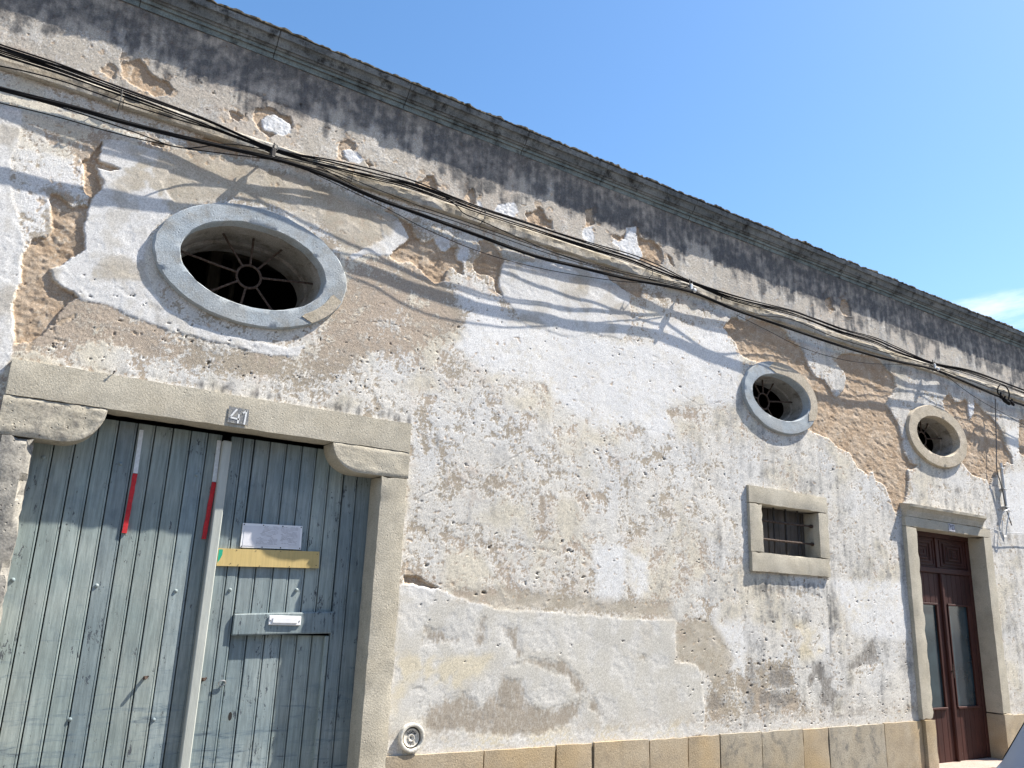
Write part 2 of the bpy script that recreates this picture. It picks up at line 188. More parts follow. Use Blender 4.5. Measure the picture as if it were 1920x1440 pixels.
def n_vec(N, L, scale=(1, 1, 1)):
    t = N.new('ShaderNodeTexCoord')
    m = N.new('ShaderNodeMapping'); m.inputs['Scale'].default_value = scale
    L.new(t.outputs['Object'], m.inputs[0])
    return m.outputs[0]


def n_range(N, L, v, a, b, c=0., d=1., smooth=True):
    r = N.new('ShaderNodeMapRange')
    if smooth: r.interpolation_type = 'SMOOTHSTEP'
    for k, q in zip(('From Min', 'From Max', 'To Min', 'To Max'), (a, b, c, d)): r.inputs[k].default_value = q
    L.new(v, r.inputs['Value'])
    return r.outputs[0]


def n_mix(N, L, fac, a, b, mode='MIX'):
    m = N.new('ShaderNodeMix'); m.data_type = 'RGBA'; m.blend_type = mode
    for k, q in (('Factor', fac), ('A', a), ('B', b)):
        if isinstance(q, (tuple, list)): m.inputs[k].default_value = tuple(q) + (1,) if len(q) == 3 else q
        elif isinstance(q, (int, float)): m.inputs[k].default_value = q
        else: L.new(q, m.inputs[k])
    return m.outputs['Result']


def n_bump(N, L, h, dist, strength=1.0, prev=None):
    b = N.new('ShaderNodeBump'); b.inputs['Distance'].default_value = dist; b.inputs['Strength'].default_value = strength
    L.new(h, b.inputs['Height'])
    if prev is not None: L.new(prev, b.inputs['Normal'])
    return b.outputs[0]


def mat_stone(name, base, light, dark, grain=140, pit=.5, pit_d=.004, grime=.35, rough=.9, warm=None):
    m, N, L, B = newmat(name)
    v = n_vec(N, L)
    c = n_mix(N, L, n_range(N, L, n_noise(N, L, v, 3.5, 5), .35, .68), base, light)
    c = n_mix(N, L, n_range(N, L, n_noise(N, L, v, 9, 6, .68), .46, .70, 0, grime), c, dark)
    c = n_mix(N, L, n_range(N, L, n_noise(N, L, v, 2.4, 6, .62, .4), .52, .70, 0, grime * .75), c, dark)
    if warm: c = n_mix(N, L, n_range(N, L, n_noise(N, L, v, 1.7, 3), .42, .68, 0, .8), c, warm)
    sp = n_range(N, L, n_noise(N, L, v, grain, 3, .7), .3, .7, .72, 1.14)
    c = n_mix(N, L, 1.0, c, sp, 'MULTIPLY')
    vo = N.new('ShaderNodeTexVoronoi'); vo.inputs['Scale'].default_value = 38
    L.new(v, vo.inputs['Vector'])
    pm = n_range(N, L, vo.outputs['Distance'], .05, .28, 0, 1)
    pk = n_range(N, L, n_noise(N, L, v, 14, 3), .5, .62, 0, pit)
    ph = n_mix(N, L, pk, (1, 1, 1), pm)
    c = n_mix(N, L, 1.0, c, n_mix(N, L, .5, (1, 1, 1), ph), 'MULTIPLY')
    L.new(c, B.inputs['Base Color'])
    B.inputs['Roughness'].default_value = rough
    B.inputs['Specular IOR Level'].default_value = .2
    b1 = n_bump(N, L, ph, pit_d, .8)
    b2 = n_bump(N, L, n_noise(N, L, v, grain * .55, 5, .7), .0035, .9, b1)
    L.new(b2, B.inputs['Normal'])
    return m


def mat_paintwood(name, base, pale, dark, wood, wear=.5, grain=1.0, rough=.6, bump=.0016, spec=.3, scuff=False):
    m, N, L, B = newmat(name)
    v = n_vec(N, L); vs = n_vec(N, L, (1, 1, .07))
    c = n_mix(N, L, n_range(N, L, n_noise(N, L, v, 2.2, 4), .36, .66), base, pale)
    c = n_mix(N, L, n_range(N, L, n_noise(N, L, v, 5.5, 6, .68), .5, .78, 0, .55), c, dark)
    oi = N.new('ShaderNodeObjectInfo')
    c = n_mix(N, L, 1.0, c, n_range(N, L, oi.outputs['Random'], 0, 1, 1 - .16 * grain, 1 + .12 * grain, False), 'MULTIPLY')
    st = n_noise(N, L, vs, 60, 5, .7)
    c = n_mix(N, L, 1.0, c, n_range(N, L, st, .25, .75, 1 - .3 * grain, 1 + .14 * grain), 'MULTIPLY')
    chip = n_noise(N, L, n_vec(N, L, (1, 1, .35)), 34, 6, .75)
    area = n_noise(N, L, v, 2.6, 3)
    ad = N.new('ShaderNodeMath'); ad.operation = 'MULTIPLY_ADD'
    L.new(area, ad.inputs[0]); ad.inputs[1].default_value = .38; L.new(chip, ad.inputs[2])
    cm = n_range(N, L, ad.outputs[0], .92 - .18 * wear, .97 - .18 * wear)
    c = n_mix(N, L, cm, c, wood)
    if scuff:
        sc = n_noise(N, L, n_vec(N, L, (.22, 1, 1.5)), 17, 7, .72, .6)
        lowz = N.new('ShaderNodeSeparateXYZ'); tc_ = N.new('ShaderNodeTexCoord'); L.new(tc_.outputs['Object'], lowz.inputs[0])
        lw = n_range(N, L, lowz.outputs['Z'], .5, 1.7, .115, -.03)
        sa = N.new('ShaderNodeMath'); sa.operation = 'ADD'; L.new(sc, sa.inputs[0]); L.new(lw, sa.inputs[1])
        sm = n_range(N, L, sa.outputs[0], .58, .74, 0, .7)
        c = n_mix(N, L, sm, c, dark)
        c = n_mix(N, L, n_range(N, L, sa.outputs[0], .70, .76, 0, .8), c, wood)
    L.new(c, B.inputs['Base Color'])
    B.inputs['Roughness'].default_value = rough
    B.inputs['Specular IOR Level'].default_value = spec
    b1 = n_bump(N, L, st, bump * .6, .7)
    b2 = n_bump(N, L, n_noise(N, L, n_vec(N, L, (1, 1, .3)), 45, 5, .7), bump, .9, b1)
    inv = N.new('ShaderNodeMath'); inv.operation = 'SUBTRACT'; inv.inputs[0].default_value = 1.0
    L.new(cm, inv.inputs[1])
    b3 = n_bump(N, L, inv.outputs[0], bump * .9, .8, b2)
    L.new(b3, B.inputs['Normal'])
    return m


def mat_plain(name, col, rough=.6, metal=0., var=.15, scale=20, bump=0., spec=.4, col2=None):
    m, N, L, B = newmat(name)
    v = n_vec(N, L)
    nf = n_noise(N, L, v, scale, 5, .6)
    c = n_mix(N, L, 1.0, col, n_range(N, L, nf, .25, .75, 1 - var, 1 + var), 'MULTIPLY')
    if col2: c = n_mix(N, L, n_range(N, L, n_noise(N, L, v, scale * .6, 5, .65), .45, .62), c, col2)
    L.new(c, B.inputs['Base Color'])
    B.inputs['Roughness'].default_value = rough; B.inputs['Metallic'].default_value = metal
    B.inputs['Specular IOR Level'].default_value = spec
    if bump: L.new(n_bump(N, L, nf, bump), B.inputs['Normal'])
    return m


def mat_vcol(name, rough=.92, b1s=150, b1d=.0031, b2s=420, b2d=.0018, fine=.27):
    m, N, L, B = newmat(name)
    def attr(nm):
        q = N.new('ShaderNodeAttribute'); q.attribute_name = nm; return q
    v = n_vec(N, L); vst = n_vec(N, L, (1, 1, .45))
    f1 = n_noise(N, L, v, 95, 4, .7); f2 = n_noise(N, L, v, 260, 3, .7); f0 = n_noise(N, L, vst, 42, 6, .72)

    def addn(x, y, k):
        q = N.new('ShaderNodeMath'); q.operation = 'MULTIPLY_ADD'; L.new(y, q.inputs[0]); q.inputs[1].default_value = k; L.new(x, q.inputs[2]); return q.outputs[0]
    cv_ = addn(addn(attr('cov').outputs['Fac'], f0, 1.1), f2, .5)
    fw = n_range(N, L, cv_, .69, .85, .02, .97)
    c = n_mix(N, L, fw, attr('pigment_render').outputs['Color'], attr('pigment_wash').outputs['Color'])
    dm_ = addn(addn(attr('damp').outputs['Fac'], f0, 1.5), f2, .7)
    c = n_mix(N, L, n_range(N, L, dm_, 1.42, 1.86, 0, .84), c, attr('pigment_damp').outputs['Color'])
    so_ = addn(addn(attr('soot').outputs['Fac'], f0, .75), f2, .35)
    c = n_mix(N, L, n_range(N, L, so_, .74, 1.70, 0, .88), c, (.058, .060, .066))
    c = n_mix(N, L, 1.0, c, n_range(N, L, f1, .25, .75, 1 - fine, 1 + fine * .6), 'MULTIPLY')
    c = n_mix(N, L, 1.0, c, n_range(N, L, f2, .28, .72, 1 - fine, 1 + fine * .7), 'MULTIPLY')
    sp = n_range(N, L, n_noise(N, L, v, 150, 2, .5), .64, .74, 1, .55)
    c = n_mix(N, L, 1.0, c, sp, 'MULTIPLY')
    L.new(c, B.inputs['Base Color'])
    B.inputs['Roughness'].default_value = rough
    B.inputs['Specular IOR Level'].default_value = .15
    ga = N.new('ShaderNodeAttribute'); ga.attribute_name = 'grain'
    def sc(h):
        mm = N.new('ShaderNodeMath'); mm.operation = 'MULTIPLY'; L.new(h, mm.inputs[0]); L.new(ga.outputs['Fac'], mm.inputs[1]); return mm.outputs[0]
    x = n_bump(N, L, sc(n_noise(N, L, v, b1s, 4, .65)), b1d)
    x = n_bump(N, L, sc(n_noise(N, L, v, b2s, 2, .6)), b2d, 1.0, x)
    L.new(x, B.inputs['Normal'])
    return m


M = {}
M['wall'] = mat_vcol('weathered_plaster')
M['limestone'] = mat_stone('grey_limestone', (.46, .415, .325), (.53, .485, .39), (.27, .25, .205), grime=.36)
M['limestone_rough'] = mat_stone('eroded_limestone', (.28, .265, .235), (.37, .345, .295), (.10, .098, .095), grain=70, pit=1.0, pit_d=.012, grime=.9)
M['limestone_pitted'] = mat_stone('pitted_limestone', (.42, .38, .30), (.49, .45, .365), (.15, .14, .13), grain=80, pit=1.0, pit_d=.012, grime=.62)
M['plinth_ochre'] = mat_stone('ochre_plinth_stone', (.40, .325, .225), (.44, .375, .28), (.24, .205, .16), warm=(.43, .315, .175), grime=.5)
M['plinth_grey'] = mat_stone('grey_plinth_stone', (.36, .315, .24), (.40, .36, .29), (.15, .145, .135), grime=.9, warm=(.41, .325, .205))
M['ring_blue'] = mat_stone('pale_blue_limewash', (.33, .375, .405), (.42, .46, .485), (.26, .24, .20), grain=150, pit=.6, pit_d=.004, grime=.6, warm=(.345, .365, .365))
M['ring_bare'] = mat_stone('bare_mortar', (.44, .385, .295), (.50, .44, .35), (.30, .24, .17), grain=80, pit=.6, pit_d=.004, grime=.4)
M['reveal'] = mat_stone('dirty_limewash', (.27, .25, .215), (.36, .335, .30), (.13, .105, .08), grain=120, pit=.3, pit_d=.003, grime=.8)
M['cornice'] = mat_stone('blue_grey_cornice_paint', (.13, .145, .15), (.21, .225, .225), (.015, .015, .015), grain=110, pit=.6, pit_d=.003, grime=.9)
M['cornice_teal'] = mat_stone('teal_cornice_paint', (.15, .195, .21), (.22, .27, .28), (.03, .032, .034), grain=110, pit=.5, pit_d=.003, grime=.75)
M['cap'] = mat_stone('blackened_cornice_top', (.03, .029, .026), (.085, .08, .066), (.02, .02, .02), grain=60, pit=1.0, pit_d=.008, grime=.9, warm=(.07, .058, .035))
M['ledge'] = mat_stone('cream_ledge_plaster', (.44, .39, .30), (.53, .49, .42), (.20, .18, .155), grain=110, pit=.5, pit_d=.004, grime=.6)
M['gate'] = mat_paintwood('grey_green_gate_paint', (.240, .290, .278), (.315, .355, .33), (.14, .185, .21), (.075, .085, .095), wear=.58, scuff=True)
M['gate_blue'] = mat_paintwood('bluer_gate_paint', (.220, .275, .285), (.295, .345, .342), (.11, .16, .195), (.065, .08, .095), wear=.66, scuff=True)
M['post'] = mat_paintwood('pale_post_paint', (.40, .42, .385), (.46, .475, .43), (.36, .41, .41), (.2, .22, .22), wear=.2, grain=.4)
M['door'] = mat_paintwood('dark_red_brown_varnish', (.046, .0135, .010), (.064, .020, .014), (.025, .009, .008), (.09, .055, .045), wear=.35, rough=.6, bump=.0008)
M['shutter'] = mat_paintwood('grey_old_boards', (.09, .078, .068), (.13, .115, .10), (.05, .044, .038), (.05, .045, .04), wear=.4)
M['beam'] = mat_paintwood('old_roof_timber', (.16, .125, .09), (.22, .18, .13), (.08, .06, .04), (.05, .04, .03), wear=.3)
M['rust'] = mat_plain('rusty_iron', (.06, .038, .028), .85, .2, .4, 90, .001, .3, (.11, .085, .068))
M['iron'] = mat_plain('dark_iron', (.05, .045, .042), .7, .4, .3, 60, .0006)
M['cable'] = mat_plain('black_cable_sheath', (.011, .011, .012), .8, 0, .2, 40, 0, .1)
M['wire'] = mat_plain('grey_wire', (.14, .135, .125), .5, .2, .2, 40)
M['zinc'] = mat_plain('galvanised_steel', (.50, .50, .49), .45, .7, .25, 60)
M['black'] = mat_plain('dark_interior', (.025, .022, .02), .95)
M['white_enamel'] = mat_plain('white_plastic', (.80, .80, .80), .35, 0, .05, 30)
M['red'] = mat_plain('red_paint_strip', (.50, .02, .025), .6, 0, .25, 60)
M['strip_white'] = mat_plain('white_paint_strip', (.66, .68, .67), .6, 0, .1, 60)
M['board'] = mat_paintwood('raw_yellow_board', (.56, .42, .17), (.62, .47, .21), (.48, .35, .13), (.38, .27, .10), wear=.1, grain=.5, rough=.6, bump=.0005)
M['green'] = mat_plain('green_tape', (.02, .33, .20), .5, 0, .15, 30)
M['ink'] = mat_plain('faded_ink', (.52, .51, .525), .7)
M['num_dark'] = mat_plain('dark_number_paint', (.17, .178, .185), .85, 0, .45, 120, .001, .2, (.30, .29, .26))
M['num_white'] = mat_plain('white_number_paint', (.66, .67, .66), .8, 0, .2, 120)
M['num_lilac'] = mat_plain('pale_tile_glaze', (.50, .49, .53), .5, 0, .2, 120, 0, .3, (.42, .40, .38))
M['num_ink'] = mat_plain('blue_black_tile_ink', (.12, .12, .17), .6, 0, .3, 120)
M['cover'] = mat_plain('cast_cover_paint', (.66, .63, .55), .7, 0, .25, 70, .0008, .3, (.48, .45, .39))
M['cover_dark'] = mat_plain('cover_shadow_gap', (.10, .095, .085), .9)
M['street'] = mat_stone('worn_street_setts', (.12, .118, .115), (.16, .155, .15), (.08, .08, .08), grain=60)
M['paving'] = mat_stone('pale_pavement_stone', (.17, .158, .14), (.21, .195, .175), (.12, .115, .105), grain=80)
M['tread'] = mat_stone('pinkish_door_step', (.38, .29, .24), (.42, .34, .29), (.28, .22, .19), grain=90)
M['roof'] = mat_stone('clay_roof', (.36, .19, .11), (.42, .25, .16), (.16, .12, .09), grain=60)
M['car'] = mat_plain('silver_blue_car_paint', (.30, .345, .42), .3, .25, .03, 8, 0, .5)
M['tyre'] = mat_plain('tyre_rubber', (.02, .02, .02), .85, 0, .2, 40)
M['rim'] = mat_plain('alloy_rim', (.5, .5, .52), .35, .9, .1, 20)
M['lamp'] = mat_plain('lamp_lens', (.7, .72, .75), .15, 0, .05, 30)
M['tail'] = mat_plain('red_lamp_lens', (.4, .01, .01), .2, 0, .05, 30)


def mat_glass(name, tint, rough, trans, alpha_col=None):
    m, N, L, B = newmat(name)
    v = n_vec(N, L)
    nf = n_noise(N, L, v, 3.0, 4)
    L.new(n_mix(N, L, n_range(N, L, nf, .35, .65), tint, tuple(min(1, q * 1.6) for q in tint)), B.inputs['Base Color'])
    B.inputs['Roughness'].default_value = rough
    B.inputs['Transmission Weight'].default_value = trans
    B.inputs['IOR'].default_value = 1.5
    B.inputs['Specular IOR Level'].default_value = .6
    return m


M['door_glass'] = mat_glass('dusty_door_glass', (.022, .036, .042), .12, .0)
M['car_glass'] = mat_glass('tinted_car_glass', (.02, .025, .03), .03, .0)
M['sleeve'] = mat_plain('clear_sleeve_over_paper', (.72, .72, .745), .12, 0, .04, 14, 0, .6)


# ------------------------------------------------------------------ mesh helpers
def link(o, parent=None):
    COL.objects.link(o)
    if parent is not None: o.parent = parent
    return o


def thing(name, label, cat, loc=(0, 0, 0), group=None):
    o = bpy.data.objects.new(name, None)
    o.empty_display_size = .2
    o.location = loc
    link(o)
    o['label'] = label; o['category'] = cat
    if group: o['group'] = group
    return o


def part(name, parent):
    o = bpy.data.objects.new(name, None); o.empty_display_size = .1
    return link(o, parent)


def tag(o, label, cat, group=None):
    o['label'] = label; o['category'] = cat
    if group: o['group'] = group
    return o


def origin_of(parent):
    v = Vector((0, 0, 0))
    while parent is not None:
        v = v + parent.location; parent = parent.parent
    return v


class MB:
    def __init__(s): s.v = []; s.f = []; s.fm = []; s.cur = 0

    def add(s, vs, fs):
        b = len(s.v); s.v += [tuple(p) for p in vs]
        for f in fs: s.f.append(tuple(b + i for i in f)); s.fm.append(s.cur)
        return s

    def box(s, x0, x1, y0, y1, z0, z1, bev=0.0):
        if bev <= 0:
            v = [(x, y, z) for z in (z0, z1) for y in (y0, y1) for x in (x0, x1)]
            return s.add(v, [(0, 2, 3, 1), (4, 5, 7, 6), (0, 1, 5, 4), (2, 6, 7, 3), (0, 4, 6, 2), (1, 3, 7, 5)])
        b = min(bev, .45 * min(x1 - x0, y1 - y0, z1 - z0))
        v = []
        for sx in (0, 1):
            for sy in (0, 1):
                for sz in (0, 1):
                    X, Y, Z = (x0, x1)[sx], (y0, y1)[sy], (z0, z1)[sz]
                    ix, iy, iz = (b, -b)[sx], (b, -b)[sy], (b, -b)[sz]
                    v += [(X, Y + iy, Z + iz), (X + ix, Y, Z + iz), (X + ix, Y + iy, Z)]
        I = lambda sx, sy, sz, k: (sx * 4 + sy * 2 + sz) * 3 + k
        F = []
        for sx in (0, 1): F.append([I(sx, a, c, 0) for a, c in ((0, 0), (1, 0), (1, 1), (0, 1))])
        for sy in (0, 1): F.append([I(a, sy, c, 1) for a, c in ((0, 0), (1, 0), (1, 1), (0, 1))])
        for sz in (0, 1): F.append([I(a, c, sz, 2) for a, c in ((0, 0), (1, 0), (1, 1), (0, 1))])
        for sx in (0, 1):
            for sy in (0, 1): F.append([I(sx, sy, 0, 0), I(sx, sy, 1, 0), I(sx, sy, 1, 1), I(sx, sy, 0, 1)])
            for sz in (0, 1): F.append([I(sx, 0, sz, 0), I(sx, 1, sz, 0), I(sx, 1, sz, 2), I(sx, 0, sz, 2)])
        for sy in (0, 1):
            for sz in (0, 1): F.append([I(0, sy, sz, 1), I(1, sy, sz, 1), I(1, sy, sz, 2), I(0, sy, sz, 2)])
        for sx in (0, 1):
            for sy in (0, 1):
                for sz in (0, 1): F.append([I(sx, sy, sz, k) for k in range(3)])
        return s.add(v, F)

    def stone(s, x0, x1, y0, y1, z0, z1, seg=.05, amp=.003, chip=.006, seed=0, f=9.0):
        """a dressed block: subdivided faces, wavering surface, worn arrises"""
        n = [max(1, int(round((b - a) / seg))) for a, b in ((x0, x1), (y0, y1), (z0, z1))]
        lo = (x0, y0, z0); hi = (x1, y1, z1)

        def disp(p):
            e = [(abs(p[i] - lo[i]) < 1e-6) - (abs(p[i] - hi[i]) < 1e-6) for i in range(3)]
            k = sum(1 for q in e if q)
            w = noise3(p, f, seed) * amp + noise3(p, f * 3.1, seed + 2) * amp * .5
            c = 0
            if k >= 2: c = chip * (.35 + max(0, noise3(p, f * 2.3, seed + 5)) * 2.2)
            return tuple(p[i] + (e[i] * (c if k >= 2 else 0)) + (e[i] and w * e[i]) for i in range(3))
        for ax in range(3):
            u, w_ = [i for i in range(3) if i != ax]
            for side in (0, 1):
                vs = []; fs = []
                for i in range(n[u] + 1):
                    for j in range(n[w_] + 1):
                        p = [0, 0, 0]; p[ax] = (lo, hi)[side][ax]
                        p[u] = lo[u] + (hi[u] - lo[u]) * i / n[u]; p[w_] = lo[w_] + (hi[w_] - lo[w_]) * j / n[w_]
                        vs.append(disp(p))
                m_ = n[w_] + 1
                for i in range(n[u]):
                    for j in range(n[w_]):
                        q = (i * m_ + j, i * m_ + j + 1, (i + 1) * m_ + j + 1, (i + 1) * m_ + j)
                        fs.append(q)
                s.add(vs, fs)
        return s

    def extrude_x(s, prof, xs, jitter=0.0, seed=0, jmask=None):
        """closed (y,z) profile swept along x"""
        n = len(prof); b = []
        for i, x in enumerate(xs):
            for j, (y, z) in enumerate(prof):
                w = 0
                if jitter: w = jitter * (noise3((x, j * .37, z), 5, seed) + .7 * noise3((x, j * .9, z), 17, seed + 1)) * (1 if jmask is None else jmask[j])
                b.append((x, y + w, z + w * .8))
        fs = []
        for i in range(len(xs) - 1):
            for j in range(n): fs.append((i * n + j, i * n + (j + 1) % n, (i + 1) * n + (j + 1) % n, (i + 1) * n + j))
        fs.append(tuple(range(n))); fs.append(tuple((len(xs) - 1) * n + j for j in range(n))[::-1])
        return s.add(b, fs)

    def extrude_z(s, prof, zs):
        """closed (x,y) profile swept along z"""
        n = len(prof); b = [(x, y, z) for z in zs for x, y in prof]
        fs = []
        for i in range(len(zs) - 1):
            for j in range(n): fs.append((i * n + j, i * n + (j + 1) % n, (i + 1) * n + (j + 1) % n, (i + 1) * n + j))
        fs.append(tuple(range(n))); fs.append(tuple((len(zs) - 1) * n + j for j in range(n))[::-1])
        return s.add(b, fs)

    def tube(s, pts, r, n=6, caps=True):
        pts = [Vector(p) for p in pts]; m_ = len(pts); up = None; vs = []; fs = []
        for i, p in enumerate(pts):
            t = (pts[min(i + 1, m_ - 1)] - pts[max(i - 1, 0)]).normalized()
            if up is None:
                up = Vector((0, 0, 1)) if abs(t.z) < .9 else Vector((1, 0, 0))
            a = t.cross(up).normalized(); up = a.cross(t).normalized()
            rr = r[i] if isinstance(r, (list, tuple)) else r
            for k in range(n):
                th = 2 * math.pi * k / n
                vs.append(p + (a * math.cos(th) + up * math.sin(th)) * rr)
        for i in range(m_ - 1):
            for k in range(n): fs.append((i * n + k, i * n + (k + 1) % n, (i + 1) * n + (k + 1) % n, (i + 1) * n + k))
        if caps: fs.append(tuple(range(n))[::-1]); fs.append(tuple((m_ - 1) * n + k for k in range(n)))
        return s.add(vs, fs)

    def lathe_y(s, cx, cz, prof, n=40):
        """(radius, y) profile turned about a y axis through (cx, cz)"""
        m_ = len(prof); vs = []; fs = []
        for k in range(n):
            th = 2 * math.pi * k / n
            for r, y in prof: vs.append((cx + r * math.cos(th), y, cz + r * math.sin(th)))
        for k in range(n):
            for j in range(m_ - 1): fs.append((k * m_ + j, k * m_ + j + 1, ((k + 1) % n) * m_ + j + 1, ((k + 1) % n) * m_ + j))
        return s.add(vs, fs)

    def oval(s, cx, cz, prof, n=96, a0=0., a1=2 * math.pi, wob=0.0, seed=0):
        """(half width, half height, y) profile swept round an oval"""
        m_ = len(prof); vs = []; fs = []; full = abs(a1 - a0 - 2 * math.pi) < 1e-6
        for k in range(n + (0 if full else 1)):
            th = a0 + (a1 - a0) * k / n
            c, q = math.cos(th), math.sin(th)
            for j, (a, b, y) in enumerate(prof):
                w = 1 + wob * noise3((c * 1.5 + j * .13, 0, q * 1.5), 3, seed) + wob * .5 * noise3((c * 1.5, j * .3, q * 1.5), 9, seed + 1)
                vs.append((cx + a * c * w, y + wob * .25 * noise3((c, j, q), 5, seed + 3), cz + b * q * w))
        for k in range(n):
            k2 = (k + 1) % n if full else k + 1
            for j in range(m_ - 1): fs.append((k * m_ + j, k * m_ + j + 1, k2 * m_ + j + 1, k2 * m_ + j))
        return s.add(vs, fs)

    def build(s, name, mat, parent=None, smooth=False, recalc=True):
        org = origin_of(parent)
        me = bpy.data.meshes.new(name)
        me.from_pydata([(x - org.x, y - org.y, z - org.z) for x, y, z in s.v], [], s.f)
        mats = mat if isinstance(mat, (list, tuple)) else [mat]
        for q in mats: me.materials.append(M[q] if isinstance(q, str) else q)
        if len(mats) > 1: me.polygons.foreach_set('material_index', s.fm)
        if recalc:
            import bmesh
            bm = bmesh.new(); bm.from_mesh(me)
            bmesh.ops.remove_doubles(bm, verts=bm.verts, dist=1e-5)
            bmesh.ops.recalc_face_normals(bm, faces=bm.faces)
            bm.to_mesh(me); bm.free()
        if smooth:
            me.polygons.foreach_set('use_smooth', [True] * len(me.polygons))
            me.set_sharp_from_angle(angle=math.radians(38))
        me.update()
        o = bpy.data.objects.new(name, me)
        return link(o, parent)


def catmull(P, n=6):
    P = [Vector(p) for p in P]; out = []
    for i in range(len(P) - 1):
        p0 = P[max(i - 1, 0)]; p1 = P[i]; p2 = P[i + 1]; p3 = P[min(i + 2, len(P) - 1)]
        for k in range(n):
            t = k / n
            out.append(.5 * ((2 * p1) + (p2 - p0) * t + (2 * p0 - 5 * p1 + 4 * p2 - p3) * t * t + (3 * p1 - p0 - 3 * p2 + p3) * t ** 3))
    out.append(P[-1])
    return out


def struct(o):
    o['kind'] = 'structure'
    return o


# ------------------------------------------------------------------ ground
g = MB().add([(-300, -300, 0), (300, -300, 0), (300, 300, 0), (-300, 300, 0)], [(0, 1, 2, 3)])
struct(g.build('street', 'street'))
X_L, X_R = -2.6, 16.0
pv = MB().box(X_L - 4, X_R + 6, -.95, .25, .002, .10, .01)
struct(pv.build('pavement', 'paving'))
kb = MB()
struct(MB().box(X_L - 4, X_R + 6, -1.10, -.955, .002, .115, .02).build('kerb', 'limestone'))

# ------------------------------------------------------------------ the building
bld = thing('old_building', 'long single-storey building with peeling whitewash, oval windows, dark cornice and plank gate', 'building', (5.0, 0.2, 0.0))

# --- the plastered street wall: one sheet, every missing flake and stain in its real relief
CORN_B = lambda x: 5.452 - .003 * x
LEDGE_Z = lambda x: 4.715 - .0058 * x


